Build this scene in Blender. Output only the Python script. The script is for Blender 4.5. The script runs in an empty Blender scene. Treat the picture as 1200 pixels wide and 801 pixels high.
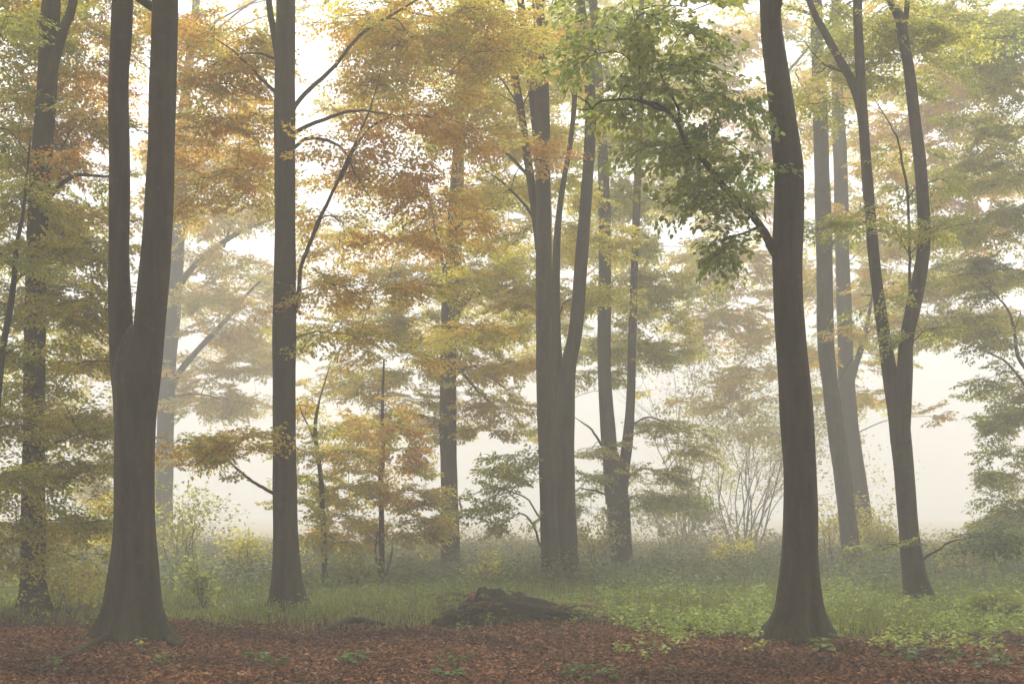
import bpy, math, random
import numpy as np
from mathutils import Vector

# ------------------------------------------------------------------ camera, sky, sun, exposure
rng = np.random.default_rng(11)
random.seed(11)
sc = bpy.context.scene
col = sc.collection
EYE = 1.6
FPX = 1450.0          # focal length in pixels of the 1200 px wide photograph
HOR = 600.0           # row of the horizon

cd = bpy.data.cameras.new('camera')
cam = bpy.data.objects.new('camera', cd)
col.objects.link(cam)
cam.location = (0, 0, EYE)
cam.rotation_euler = (math.radians(90), 0, 0)
cd.sensor_width = 36
cd.lens = 36 * FPX / 1200
cd.shift_y = (HOR - 400.5) / 1200
cd.clip_end = 3000
sc.camera = cam

SUN_EL, SUN_AZ = math.radians(55), math.radians(4)
world = bpy.data.worlds.new('World')
sc.world = world
world.use_nodes = True
wn = world.node_tree
wn.nodes.clear()
sky = wn.nodes.new('ShaderNodeTexSky')
sky.sky_type = 'NISHITA'
sky.sun_disc = False
sky.sun_elevation = SUN_EL
sky.sun_rotation = SUN_AZ
sky.dust_density = 5
sky.air_density = 1.0
hs = wn.nodes.new('ShaderNodeHueSaturation')     # overcast: the blue is veiled by cloud
hs.inputs['Saturation'].default_value = 0.0
bg = wn.nodes.new('ShaderNodeBackground')
bg.inputs['Strength'].default_value = 0.15
wo = wn.nodes.new('ShaderNodeOutputWorld')
wn.links.new(sky.outputs[0], hs.inputs['Color'])
warm = wn.nodes.new('ShaderNodeMixRGB')
warm.blend_type = 'MULTIPLY'
warm.inputs[0].default_value = 1.0
warm.inputs[2].default_value = (1.0, 1.0, 0.995, 1)   # sunlight soaked into the cloud and fog
wn.links.new(hs.outputs[0], warm.inputs[1])
wn.links.new(warm.outputs[0], bg.inputs['Color'])
wn.links.new(bg.outputs[0], wo.inputs[0])

sl = bpy.data.lights.new('sun', 'SUN')
sl.energy = 1.5
sl.angle = math.radians(25)
sl.color = (1.0, 0.96, 0.90)
sun = bpy.data.objects.new('sun', sl)
col.objects.link(sun)
sdir = Vector((math.sin(SUN_AZ) * math.cos(SUN_EL), math.cos(SUN_AZ) * math.cos(SUN_EL), math.sin(SUN_EL)))
sun.rotation_euler = sdir.to_track_quat('Z', 'Y').to_euler()
sun.location = (0, 0, 60)

sc.view_settings.view_transform = 'Standard'
sc.view_settings.look = 'None'
sc.view_settings.gamma = 1
sc.view_settings.use_curve_mapping = False
sc.view_settings.exposure = 1.07

sc.render.engine = 'CYCLES'
cy = sc.cycles
cy.use_denoising = True
cy.denoiser = 'OPENIMAGEDENOISE'
cy.max_bounces = 6
cy.diffuse_bounces = 3
cy.glossy_bounces = 2
cy.transmission_bounces = 3
cy.volume_bounces = 1
cy.use_adaptive_sampling = True
cy.adaptive_threshold = 0.01
cy.use_fast_gi = False
HAZE_DENSITY = 0.0100
DENS = 1.5

# ------------------------------------------------------------------ helpers
def zg(x, y):
    return (0.05 * np.sin(x * 0.45 + 1.3) * np.cos(y * 0.31) + 0.03 * np.sin(x * 1.1 - y * 0.7)
            + 0.015 * np.sin(x * 2.7 + y * 1.9))

def W(px, py, d):
    """a point seen at pixel (px, py) of the photograph, d metres in front of the camera"""
    return np.array([(px - 600.0) / FPX * d, d, EYE + (HOR - py) / FPX * d])

def norm(v):
    v = np.asarray(v, float)
    return v / np.maximum(np.linalg.norm(v, axis=-1, keepdims=True), 1e-9)

def tag(o, label=None, cat=None, group=None, kind=None):
    if label: o['label'] = label
    if cat: o['category'] = cat
    if group: o['group'] = group
    if kind: o['kind'] = kind
    return o

def empty(name, loc):
    o = bpy.data.objects.new(name, None)
    o.empty_display_size = 0.3
    o.location = tuple(loc)
    col.objects.link(o)
    return o

def mesh_np(name, V, polys, tint=None, smooth=False):
    me = bpy.data.meshes.new(name)
    polys = [np.asarray(p, np.int32) for p in polys if len(p)]
    me.vertices.add(len(V))
    me.vertices.foreach_set('co', np.asarray(V, np.float32).ravel())
    loops = np.concatenate([p.ravel() for p in polys]).astype(np.int32)
    tot = np.concatenate([np.full(len(p), p.shape[1], np.int32) for p in polys])
    start = np.concatenate([[0], np.cumsum(tot)[:-1]]).astype(np.int32)
    me.loops.add(len(loops))
    me.loops.foreach_set('vertex_index', loops)
    me.polygons.add(len(tot))
    me.polygons.foreach_set('loop_start', start)
    if smooth:
        me.polygons.foreach_set('use_smooth', np.ones(len(tot), bool))
    if tint is not None:
        a = me.color_attributes.new('tint', 'FLOAT_COLOR', 'POINT')
        rgba = np.ones((len(V), 4), np.float32)
        rgba[:, :3] = tint
        a.data.foreach_set('color', rgba.ravel())
    me.update(calc_edges=True)
    return me

def obj(name, me, mat, parent=None, loc=None):
    o = bpy.data.objects.new(name, me)
    if mat is not None and not me.materials:
        me.materials.append(mat)
    if parent is not None: o.parent = parent
    if loc is not None: o.location = tuple(loc)
    col.objects.link(o)
    return o

class Geo:
    """collects vertices and faces of one mesh"""
    def __init__(s):
        s.V, s.P, s.n = [], [], 0
    def add(s, V, polys):
        for p in polys:
            if len(p): s.P.append(np.asarray(p) + s.n)
        s.V.append(V); s.n += len(V)
    def mesh(s, name, off, smooth=True, tint=None):
        return mesh_np(name, np.concatenate(s.V) - np.asarray(off), s.P, tint, smooth)

def catmull(P, n):
    """dense smooth curve through the rows of P (any number of columns)"""
    P = np.asarray(P, float)
    k = len(P)
    if k == 2:
        t = np.linspace(0, 1, n)[:, None]
        return P[0] * (1 - t) + P[1] * t
    Q = np.vstack([2 * P[0] - P[1], P, 2 * P[-1] - P[-2]])
    seg = np.linalg.norm(np.diff(P[:, :3], axis=0), axis=1)
    s = np.concatenate([[0], np.cumsum(seg)])
    u = np.linspace(0, s[-1], n)
    i = np.clip(np.searchsorted(s, u, side='right') - 1, 0, k - 2)
    t = ((u - s[i]) / np.maximum(seg[i], 1e-9))[:, None]
    p0, p1, p2, p3 = Q[i], Q[i + 1], Q[i + 2], Q[i + 3]
    return 0.5 * (2 * p1 + (p2 - p0) * t + (2 * p0 - 5 * p1 + 4 * p2 - p3) * t ** 2 + (3 * p1 - p0 - 3 * p2 + p3) * t ** 3)

def tube(P, R, sides=8, lobes=None, ph=0.0, cap=True):
    """a skin round the path P with radii R; lobes(theta, i) scales the radius"""
    P = np.asarray(P, float); R = np.asarray(R, float)
    n = len(P)
    T = norm(np.gradient(P, axis=0))
    ref = np.array([0, 1.0, 0]) if abs(T[0][1]) < 0.8 else np.array([1.0, 0, 0])
    U = np.zeros_like(P)
    u = norm(np.cross(ref, T[0]))
    for i in range(n):
        u = norm(u - T[i] * np.dot(u, T[i])); U[i] = u
    Vv = np.cross(T, U)
    th = np.linspace(0, 2 * math.pi, sides, endpoint=False) + ph
    rr = np.repeat(R[:, None], sides, 1)
    if lobes is not None: rr = rr * lobes(th[None, :], np.arange(n)[:, None])
    V = P[:, None, :] + rr[..., None] * (np.cos(th)[None, :, None] * U[:, None, :] + np.sin(th)[None, :, None] * Vv[:, None, :])
    V = V.reshape(-1, 3)
    a = (np.arange(n - 1)[:, None] * sides + np.arange(sides)[None, :])
    b = (np.arange(n - 1)[:, None] * sides + (np.arange(sides)[None, :] + 1) % sides)
    q = np.stack([a, b, b + sides, a + sides], -1).reshape(-1, 4)
    polys = [q]
    if cap:
        V = np.vstack([V, P[0], P[-1]])
        i0, i1 = n * sides, n * sides + 1
        k = np.arange(sides); k2 = (k + 1) % sides
        polys.append(np.stack([np.full(sides, i0), k2, k], -1))
        polys.append(np.stack([np.full(sides, i1), k + (n - 1) * sides, k2 + (n - 1) * sides], -1))
    return V, polys

def prisms(A, B, ra, rb):
    """many thin three-sided twigs at once"""
    A = np.asarray(A, float); B = np.asarray(B, float)
    n = len(A)
    if n == 0: return np.zeros((0, 3)), []
    D = norm(B - A)
    ref = np.where(np.abs(D[:, 2:3]) < 0.9, np.array([[0, 0, 1.0]]), np.array([[1.0, 0, 0]]))
    U = norm(np.cross(ref, D)); Vv = np.cross(D, U)
    ra = np.broadcast_to(ra, n)[:, None]; rb = np.broadcast_to(rb, n)[:, None]
    vs = []
    for e, r in ((A, ra), (B, rb)):
        for k in range(3):
            a = 2 * math.pi * k / 3
            vs.append(e + r * (math.cos(a) * U + math.sin(a) * Vv))
    V = np.stack(vs, 1).reshape(-1, 3)
    base = np.arange(n)[:, None] * 6
    q = np.concatenate([base + np.array([[k, (k + 1) % 3, 3 + (k + 1) % 3, 3 + k]]) for k in range(3)])
    return V, [q]

def leaves(P, D, N, S, C, fine=False, wide=0.62, fold=0.12, far=False):
    """leaf blades folded along the midrib: base P, direction D, normal N, length S, colour C"""
    n = len(P)
    S = S[:, None]
    D = norm(D); N = norm(N - D * np.sum(N * D, 1, keepdims=True)); B = np.cross(N, D)
    w = S * wide * 0.5
    if fine:
        vs = [P, P + D * S * .28 + B * w * .88 + N * S * fold, P + D * S * .66 + B * w * .8 + N * S * fold * .7, P + D * S - N * S * .08,
              P + D * S * .66 - B * w * .8 + N * S * fold * .7, P + D * S * .28 - B * w * .88 + N * S * fold]
        k = 6
        f = np.array([[0, 3, 2, 1], [0, 5, 4, 3]])
    elif far:
        vs = [P - B * w * .7, P + B * w + D * S * .3, P + D * S]
        k = 3
        f = np.array([[0, 1, 2]])
    else:
        vs = [P, P + D * S * .45 + B * w + N * S * fold, P + D * S - N * S * .05, P + D * S * .45 - B * w + N * S * fold]
        k = 4
        f = np.array([[0, 2, 1], [0, 3, 2]])
    V = np.stack(vs, 1).reshape(-1, 3)
    F = (np.arange(n)[:, None, None] * k + f[None]).reshape(-1, f.shape[1])
    return V, [F], np.repeat(C, k, 0)

# ------------------------------------------------------------------ materials
def new_mat(name):
    m = bpy.data.materials.new(name)
    m.use_nodes = True
    nt = m.node_tree
    nt.nodes.clear()
    out = nt.nodes.new('ShaderNodeOutputMaterial')
    return m, nt, out

def leaf_mat(name, transl=0.66, rough=0.55, gloss=0.04):
    m, nt, out = new_mat(name)
    at = nt.nodes.new('ShaderNodeAttribute'); at.attribute_name = 'tint'
    df = nt.nodes.new('ShaderNodeBsdfDiffuse'); tr = nt.nodes.new('ShaderNodeBsdfTranslucent')
    gl = nt.nodes.new('ShaderNodeBsdfGlossy'); gl.inputs['Roughness'].default_value = rough
    mx = nt.nodes.new('ShaderNodeMixShader'); mx.inputs[0].default_value = transl
    mg = nt.nodes.new('ShaderNodeMixShader'); mg.inputs[0].default_value = gloss
    L = nt.links.new
    gm = nt.nodes.new('ShaderNodeGamma'); gm.inputs[1].default_value = .74      # light passing through a blade is brighter and yellower than what it reflects
    L(at.outputs['Color'], gm.inputs[0])
    L(at.outputs['Color'], df.inputs[0]); L(gm.outputs[0], tr.inputs[0])
    L(df.outputs[0], mx.inputs[1]); L(tr.outputs[0], mx.inputs[2])
    L(mx.outputs[0], mg.inputs[1]); L(gl.outputs[0], mg.inputs[2]); L(mg.outputs[0], out.inputs[0])
    return m

def bark_mat(name, dark, light, moss, moss_amt=0.6):
    m, nt, out = new_mat(name)
    N = nt.nodes.new; L = nt.links.new
    tc = N('ShaderNodeTexCoord')
    mp = N('ShaderNodeMapping'); mp.inputs['Scale'].default_value = (5.5, 5.5, .75)
    L(tc.outputs['Object'], mp.inputs[0])
    n1 = N('ShaderNodeTexNoise'); n1.inputs['Scale'].default_value = 1.6; n1.inputs['Detail'].default_value = 8; n1.inputs['Roughness'].default_value = .62
    L(mp.outputs[0], n1.inputs['Vector'])
    mp2 = N('ShaderNodeMapping'); mp2.inputs['Scale'].default_value = (9.0, 9.0, 9.0)
    L(tc.outputs['Object'], mp2.inputs[0])
    n2 = N('ShaderNodeTexNoise'); n2.inputs['Scale'].default_value = 1.0; n2.inputs['Detail'].default_value = 6
    L(mp2.outputs[0], n2.inputs['Vector'])
    cr = N('ShaderNodeValToRGB')
    cr.color_ramp.elements[0].position = .36; cr.color_ramp.elements[0].color = (*dark, 1)
    cr.color_ramp.elements[1].position = .68; cr.color_ramp.elements[1].color = (*light, 1)
    L(n1.outputs[0], cr.inputs[0])
    mul = N('ShaderNodeMixRGB'); mul.blend_type = 'MULTIPLY'; mul.inputs[0].default_value = .3
    cr2 = N('ShaderNodeValToRGB')
    cr2.color_ramp.elements[0].position = .33; cr2.color_ramp.elements[0].color = (.45, .42, .4, 1)
    cr2.color_ramp.elements[1].position = .55; cr2.color_ramp.elements[1].color = (1, 1, 1, 1)
    L(n2.outputs[0], cr2.inputs[0])
    L(cr.outputs[0], mul.inputs[1]); L(cr2.outputs[0], mul.inputs[2])
    n4 = N('ShaderNodeTexNoise'); n4.inputs['Scale'].default_value = 5.5; n4.inputs['Detail'].default_value = 9; n4.inputs['Roughness'].default_value = .7
    L(tc.outputs['Object'], n4.inputs['Vector'])
    cr4 = N('ShaderNodeValToRGB')
    cr4.color_ramp.elements[0].position = .56; cr4.color_ramp.elements[0].color = (0, 0, 0, 1)
    cr4.color_ramp.elements[1].position = .72; cr4.color_ramp.elements[1].color = (1, 1, 1, 1)
    L(n4.outputs[0], cr4.inputs[0])
    li = N('ShaderNodeMixRGB'); li.inputs[2].default_value = (*[min(1, v * 1.9) for v in light], 1)     # grey lichen blotches
    sc4 = N('ShaderNodeMath'); sc4.operation = 'MULTIPLY'; sc4.inputs[1].default_value = .6
    L(cr4.outputs[0], sc4.inputs[0]); L(sc4.outputs[0], li.inputs[0]); L(mul.outputs[0], li.inputs[1]); mul = li
    # algae and moss, in patches, most of it near the foot of the tree
    sx = N('ShaderNodeSeparateXYZ'); L(tc.outputs['Object'], sx.inputs[0])
    mr = N('ShaderNodeMapRange'); mr.inputs['From Min'].default_value = 0.0; mr.inputs['From Max'].default_value = 1.6
    mr.inputs['To Min'].default_value = .22; mr.inputs['To Max'].default_value = 0.0
    L(sx.outputs['Z'], mr.inputs[0])
    n3 = N('ShaderNodeTexNoise'); n3.inputs['Scale'].default_value = 2.3; n3.inputs['Detail'].default_value = 7
    L(tc.outputs['Object'], n3.inputs['Vector'])
    ad = N('ShaderNodeMath'); ad.operation = 'ADD'; L(n3.outputs[0], ad.inputs[0]); L(mr.outputs[0], ad.inputs[1])
    mr2 = N('ShaderNodeMapRange'); mr2.inputs['From Min'].default_value = .5; mr2.inputs['From Max'].default_value = .78
    mr2.inputs['To Max'].default_value = moss_amt
    L(ad.outputs[0], mr2.inputs[0])
    mm = N('ShaderNodeMixRGB'); mm.inputs[2].default_value = (*moss, 1)
    L(mr2.outputs[0], mm.inputs[0]); L(mul.outputs[0], mm.inputs[1])
    bs = N('ShaderNodeBsdfPrincipled'); bs.inputs['Roughness'].default_value = .82
    bs.inputs['Specular IOR Level'].default_value = .25
    L(mm.outputs[0], bs.inputs['Base Color'])
    sm = N('ShaderNodeMath'); sm.operation = 'ADD'; L(n1.outputs[0], sm.inputs[0]); L(n2.outputs[0], sm.inputs[1])
    bp = N('ShaderNodeBump'); bp.inputs['Strength'].default_value = .85; bp.inputs['Distance'].default_value = .035
    L(sm.outputs[0], bp.inputs['Height']); L(bp.outputs[0], bs.inputs['Normal'])
    L(bs.outputs[0], out.inputs[0])
    return m

BARK = bark_mat('beech_bark', (.024, .017, .008), (.076, .054, .026), (.052, .060, .016))
BARK_DEAD = bark_mat('rotten_wood', (.018, .012, .007), (.060, .038, .022), (.05, .055, .014), .5)
LEAF = leaf_mat('beech_leaf')
LEAF_FLOOR = leaf_mat('fallen_leaf', .12, .6, .02)
HERB = leaf_mat('herb_leaf', .35, .5, .04)

def ground_mat():
    m, nt, out = new_mat('woodland_soil')
    N = nt.nodes.new; L = nt.links.new
    tc = N('ShaderNodeTexCoord')
    n1 = N('ShaderNodeTexNoise'); n1.inputs['Scale'].default_value = 14; n1.inputs['Detail'].default_value = 9; n1.inputs['Roughness'].default_value = .7
    L(tc.outputs['Object'], n1.inputs['Vector'])
    cr = N('ShaderNodeValToRGB')
    cr.color_ramp.elements[0].position = .35; cr.color_ramp.elements[0].color = (.03, .016, .009, 1)
    cr.color_ramp.elements[1].position = .7; cr.color_ramp.elements[1].color = (.13, .065, .035, 1)
    L(n1.outputs[0], cr.inputs[0])
    n2 = N('ShaderNodeTexNoise'); n2.inputs['Scale'].default_value = .35; n2.inputs['Detail'].default_value = 6
    L(tc.outputs['Object'], n2.inputs['Vector'])
    sx = N('ShaderNodeSeparateXYZ'); L(tc.outputs['Object'], sx.inputs[0])
    mr = N('ShaderNodeMapRange'); mr.inputs['From Min'].default_value = 17; mr.inputs['From Max'].default_value = 24
    L(sx.outputs['Y'], mr.inputs[0])
    ad = N('ShaderNodeMath'); ad.operation = 'MULTIPLY_ADD'; ad.inputs[1].default_value = 1.5; ad.inputs[2].default_value = -.35
    L(n2.outputs[0], ad.inputs[0])
    mu = N('ShaderNodeMath'); mu.operation = 'MULTIPLY'; mu.use_clamp = True
    a2 = N('ShaderNodeMath'); a2.operation = 'ADD'; a2.inputs[1].default_value = .45; L(ad.outputs[0], a2.inputs[0])
    L(mr.outputs[0], mu.inputs[0]); L(a2.outputs[0], mu.inputs[1])
    mx = N('ShaderNodeMixRGB'); mx.inputs[2].default_value = (.075, .085, .028, 1)
    L(mu.outputs[0], mx.inputs[0]); L(cr.outputs[0], mx.inputs[1])
    mr3 = N('ShaderNodeMapRange'); mr3.inputs['From Min'].default_value = 40; mr3.inputs['From Max'].default_value = 62
    L(sx.outputs['Y'], mr3.inputs[0])
    fx = N('ShaderNodeMixRGB'); fx.inputs[2].default_value = (.36, .31, .20, 1)      # pale stubble of the field beyond the wood
    L(mr3.outputs[0], fx.inputs[0]); L(mx.outputs[0], fx.inputs[1]); mx = fx
    bs = N('ShaderNodeBsdfPrincipled'); bs.inputs['Roughness'].default_value = .95
    bs.inputs['Specular IOR Level'].default_value = .1
    L(mx.outputs[0], bs.inputs['Base Color'])
    bp = N('ShaderNodeBump'); bp.inputs['Strength'].default_value = .8; bp.inputs['Distance'].default_value = .05
    L(n1.outputs[0], bp.inputs['Height']); L(bp.outputs[0], bs.inputs['Normal'])
    L(bs.outputs[0], out.inputs[0])
    return m

# ------------------------------------------------------------------ ground
def build_ground():
    xs = np.concatenate([np.linspace(-300, -32, 20), np.linspace(-30, 30, 130), np.linspace(32, 300, 20)])
    ys = np.concatenate([np.linspace(-60, -2, 12), np.linspace(0, 45, 100), np.linspace(47, 420, 50)])
    X, Y = np.meshgrid(xs, ys)
    Z = zg(X, Y)
    V = np.stack([X, Y, Z], -1).reshape(-1, 3)
    nx, ny = len(xs), len(ys)
    i = np.arange(ny - 1)[:, None] * nx + np.arange(nx - 1)[None, :]
    q = np.stack([i, i + 1, i + 1 + nx, i + nx], -1).reshape(-1, 4)
    o = obj('ground', mesh_np('ground', V, [q], smooth=True), ground_mat())
    tag(o, kind='structure')
build_ground()

# ------------------------------------------------------------------ foliage
PAL = {'B': (.085, .12, .018), 'G': (.31, .33, .032), 'D': (.19, .245, .028), 'Y': (.72, .54, .045), 'YG': (.55, .49, .045), 'O': (.75, .45, .045), 'R': (.72, .33, .035)}  # B: backlit darkness of the low right branch, put into its leaf colour

def tints(names, n):
    ks = names.split()
    base = np.array([PAL[k] for k in ks])
    return base[rng.integers(0, len(ks), n)]

def spray_template(seed, nside=8, fine=True):
    r = np.random.default_rng(seed)
    LP, LD, LN, LS, SA, SB, SR = [], [], [], [], [], [], []
    def mainpt(t):
        return np.array([t, .06 * math.sin(t * 4 + seed), -.14 * t * t])
    def put(p, d, side):
        ang = side * math.radians(r.uniform(30, 62))
        c, s = math.cos(ang), math.sin(ang)
        d2 = np.array([d[0] * c - d[1] * s, d[0] * s + d[1] * c, d[2] - r.uniform(.05, .4)])
        LP.append(p); LD.append(d2); LN.append(np.array([r.normal(0, .5), r.normal(0, .5), 1.0])); LS.append(r.uniform(.72, 1.15))
    ts = np.linspace(0, 1, 5)
    for a, b in zip(ts[:-1], ts[1:]):
        SA.append(mainpt(a)); SB.append(mainpt(b)); SR.append(.0055 * (1.1 - a))
    side = 1
    for t in np.arange(.22, 1.01, .055):
        put(mainpt(t), np.array([1, 0, -.2]), side); side = -side
    for k in range(nside):
        t = .12 + .78 * k / nside + r.uniform(-.03, .03)
        sd = 1 if k % 2 else -1
        an = sd * math.radians(r.uniform(38, 62))
        L = (.52 - .32 * t) * r.uniform(.8, 1.25)
        p0 = mainpt(t)
        d = np.array([math.cos(an), math.sin(an), r.uniform(-.25, .08)])
        SA.append(p0); SB.append(p0 + d * L); SR.append(.003)
        s2 = 1
        for u in np.arange(.22, 1.05, .06 / L):
            put(p0 + d * L * u, d, s2); s2 = -s2
        put(p0 + d * L, d, 0.15)
    return [np.array(a) for a in (LP, LD, LN, LS, SA, SB, SR)]
TEMPL = [spray_template(s) for s in range(8)]

class Foliage:
    """leaves and twigs gathered for one crown"""
    def __init__(s):
        s.P, s.D, s.N, s.S, s.C = [], [], [], [], []
    def spray(s, o, heading, pitch, length, leaf, colour, wood=None, rich=True, jitter=0.0, keep=1.0):
        LP, LD, LN, LS, SA, SB, SR = TEMPL[rng.integers(len(TEMPL))]
        roll = rng.normal(0, .36)
        X = np.array([math.cos(heading) * math.cos(pitch), math.sin(heading) * math.cos(pitch), math.sin(pitch)])
        Y0 = np.array([-math.sin(heading), math.cos(heading), 0.0]); Z0 = np.cross(X, Y0)
        Y = Y0 * math.cos(roll) + Z0 * math.sin(roll); Z = np.cross(X, Y)
        M = np.stack([X, Y, Z], 0)
        m = slice(None) if keep >= 1 else rng.random(len(LP)) < keep
        p = (LP[m] * length) @ M + o + rng.normal(0, .022, LP[m].shape)
        s.P.append(p); s.D.append(LD[m] @ M)
        nn = LN[m] @ M
        if jitter: nn = nn + rng.normal(0, jitter, nn.shape)
        s.N.append(nn); s.S.append(LS[m] * leaf)
        k = len(p)
        c = np.asarray(colour) * (1 + rng.normal(0, .10))
        cc = c[None, :] * (1 + rng.normal(0, .16, (k, 1))) * (1 + rng.normal(0, .05, (k, 3)))
        s.C.append(np.clip(cc, .01, .8))
        if wood is not None and not rich:
            e = np.array([[0, 0, 0], [.5, .5 * .1, -.035], [1, 0, -.14]]) * length @ M + o
            wood.add(*prisms(e[:2], e[1:], np.array([.006, .004]) * max(length, .6), np.array([.004, .0025]) * max(length, .6)))
        elif wood is not None:
            wood.add(*prisms((SA * length) @ M + o, (SB * length) @ M + o, SR * max(length, .6), SR * .55 * max(length, .6)))
    def arrays(s):
        return [np.concatenate(a) for a in (s.P, s.D, s.N, s.S, s.C)]

# gaps of open misty sky between the crowns: no twig reaches into them (x, y, rx, ry in photograph pixels)
GAPS = [(262, 592, 52, 33), (372, 62, 24, 30), (600, 640, 46, 26), (1112, 560, 36, 75), (1100, 455, 32, 22), (812, 440, 26, 26),
        (405, 475, 38, 13), (545, 545, 16, 40), (690, 480, 10, 40), (790, 272, 18, 22), (650, 580, 12, 30), (250, 640, 30, 8),
        (300, 290, 24, 14), (610, 585, 20, 14), (1040, 600, 20, 40), (775, 455, 16, 14), (1120, 420, 24, 12), (118, 470, 16, 12)]
def in_gap(p, grow=1.0):
    px = 600 + p[0] / p[1] * FPX; py = HOR - (p[2] - EYE) / p[1] * FPX
    for gx, gy, rx, ry in GAPS:
        if ((px - gx) / rx) ** 2 + ((py - gy) / ry) ** 2 < grow: return True
    return False

# ------------------------------------------------------------------ trees
class Tree:
    def __init__(s, name, label, cat, d, base, stems, group=None, sides=20, flare=0.0, ztop=18.0, leaf=.072, lobes=5, spray=.66, mat=None):
        s.d, s.leaf, s.spray, s.flare = d, leaf, spray, flare
        bx, by = W(base[0], base[1], d)[:2]
        s.loc = np.array([bx, by, float(zg(bx, by))])
        s.root = empty(name, s.loc)
        tag(s.root, label, cat, group)
        s.mat = mat or BARK
        s.fol = Foliage()
        s.bw = 1.0 if d < 17 else .66
        s.keep = .76 if d < 17 else 1.0
        s.cand = []           # points where a limb may start: position, radius
        g = Geo()
        for k, st in enumerate(stems):
            do = st[0] if not isinstance(st[0], tuple) else (0.0, 0.0)
            do = (0.0, 0.0) if isinstance(st[0], tuple) else st[0]
            pts = st[1:] if not isinstance(st[0], tuple) else st
            if isinstance(do, (int, float)): do = (do, do)
            ends_top = pts[-1][1] <= 12 and pts[-1][2] > 3
            Q = []
            n = len(pts)
            for i, (px, py, w) in enumerate(pts):
                dd = d + do[0] + (do[1] - do[0]) * i / max(n - 1, 1)
                p = W(px, py, dd)
                Q.append([*p, w / FPX * dd / 2])
            Q = np.array(Q)
            ground_stem = abs(pts[0][1] - base[1]) < 25
            if ground_stem:
                Q[0, 2] = zg(Q[0, 0], Q[0, 1])
                lo = Q[0].copy(); lo[2] -= .35; lo[3] *= 1.12
                Q = np.vstack([lo, Q])
            if ends_top:
                dr = norm(Q[-1, :3] - Q[-3, :3]); dr[:2] *= .6; dr = norm(dr)
                L = max((ztop - Q[-1, 2]) / max(dr[2], .5), 1.0)
                w = rng.normal(0, .25, 2)
                for f in (.35, .7, 1.0):
                    p = Q[len(Q) - 1].copy() if f == .35 else Q[-1].copy()
                    e = Q0 if f > .35 else Q[-1].copy()
                    if f == .35: Q0 = e
                    p[:3] = e[:3] + dr * L * f + np.array([w[0], w[1], 0]) * f
                    p[3] = max(e[3] * (1 - .8 * f), .02)
                    Q = np.vstack([Q, p])
            nn = int(np.clip(np.linalg.norm(np.diff(Q[:, :3], axis=0), axis=1).sum() / (.14 if d < 24 else .22), 12, 150))
            C = catmull(Q, nn)
            P, R = C[:, :3].copy(), np.maximum(C[:, 3], .004)
            if not ends_top and not ground_stem: R = R * (1 - .75 * np.linspace(0, 1, nn) ** 6)
            hgt = P[:, 2] - s.loc[2]
            wob = rng.uniform(0, 6.28, 6)
            R = R * (1 + .025 * np.sin(hgt * 2.1 + wob[0]) + .015 * np.sin(hgt * 5.3 + wob[1]))
            fl = flare if ground_stem else 0.0
            def lob(th, i, hgt=hgt, wob=wob, fl=fl):
                h = hgt[i]
                e = np.exp(-np.maximum(h, -.05) / .5)
                v = 1 + .035 * np.cos(2 * th + wob[2]) + .02 * np.cos(3 * th + wob[3] + h * .6) + .012 * np.sin(7 * th + h * 1.1)
                if fl:
                    v = v + fl * e * (.55 * np.cos(lobes * th + wob[4]) + .35 * np.cos((lobes - 2) * th + wob[5]) + .3 * np.cos((2 * lobes + 1) * th + wob[1]) + .14 * np.cos((3 * lobes + 2) * th + wob[3]))
                return v
            g.add(*tube(P, R, sides if R.max() > .06 else 10, lob))
            for i in range(0, nn, 3):
                if hgt[i] > .7: s.cand.append((P[i], R[i], 0))
        if not stems: g.add(np.zeros((3, 3)), [np.array([[0, 1, 2]])])
        s.trunk = obj('trunk', g.mesh('trunk', s.loc), s.mat, s.root)
        s.limbs = []

    def branch(s, pts, ds=(0, 0), leafy=0.0, pal='YG', doff0=None):
        """a limb traced in the photograph: (px, py, width) from the stem outwards, depth offset from ds[0] to ds[1]"""
        n = len(pts); Q = []
        for i, (px, py, w) in enumerate(pts):
            dd = s.d + ds[0] + (ds[1] - ds[0]) * i / (n - 1)
            Q.append([*W(px, py, dd), w / FPX * dd / 2 * (.65 if s.d > 25 else s.bw)])
        C = catmull(Q, max(8, n * 5))
        g = Geo()
        P = C[:, :3] + np.cumsum(rng.normal(0, .006, (len(C), 3)), 0)
        R = np.maximum(C[:, 3], .004) * (1 - .75 * np.linspace(0, 1, len(C)) ** 3)
        g.add(*tube(P, R, 9))
        if leafy:
            for i in range(len(P) // 3, len(P), 1):
                if rng.random() < leafy:
                    t = P[min(i + 1, len(P) - 1)] - P[i - 1]
                    s.one_spray(P[i], math.atan2(t[1], t[0]) + rng.choice([-1, 1]) * rng.uniform(.3, 1.2), pal, g)
        for i in range(2, len(P), 2): s.cand.append((P[i], R[i], 1))
        o = obj('limb', g.mesh('limb', s.loc), s.mat, s.root)
        s.limbs.append(o)
        return o

    def one_spray(s, p, heading, pal, g, pitch=None, jitter=0.0):
        if in_gap(p): return
        q = p + np.array([math.cos(heading), math.sin(heading), -.1]) * s.spray * .8
        if in_gap(q, .8): return
        c = tints(pal, 1)[0]
        s.fol.spray(p, heading, rng.normal(-.12, .28) if pitch is None else pitch, s.spray * rng.uniform(.75, 1.25), s.leaf, c, g, rich=s.d < 17, jitter=jitter, keep=s.keep)

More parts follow.
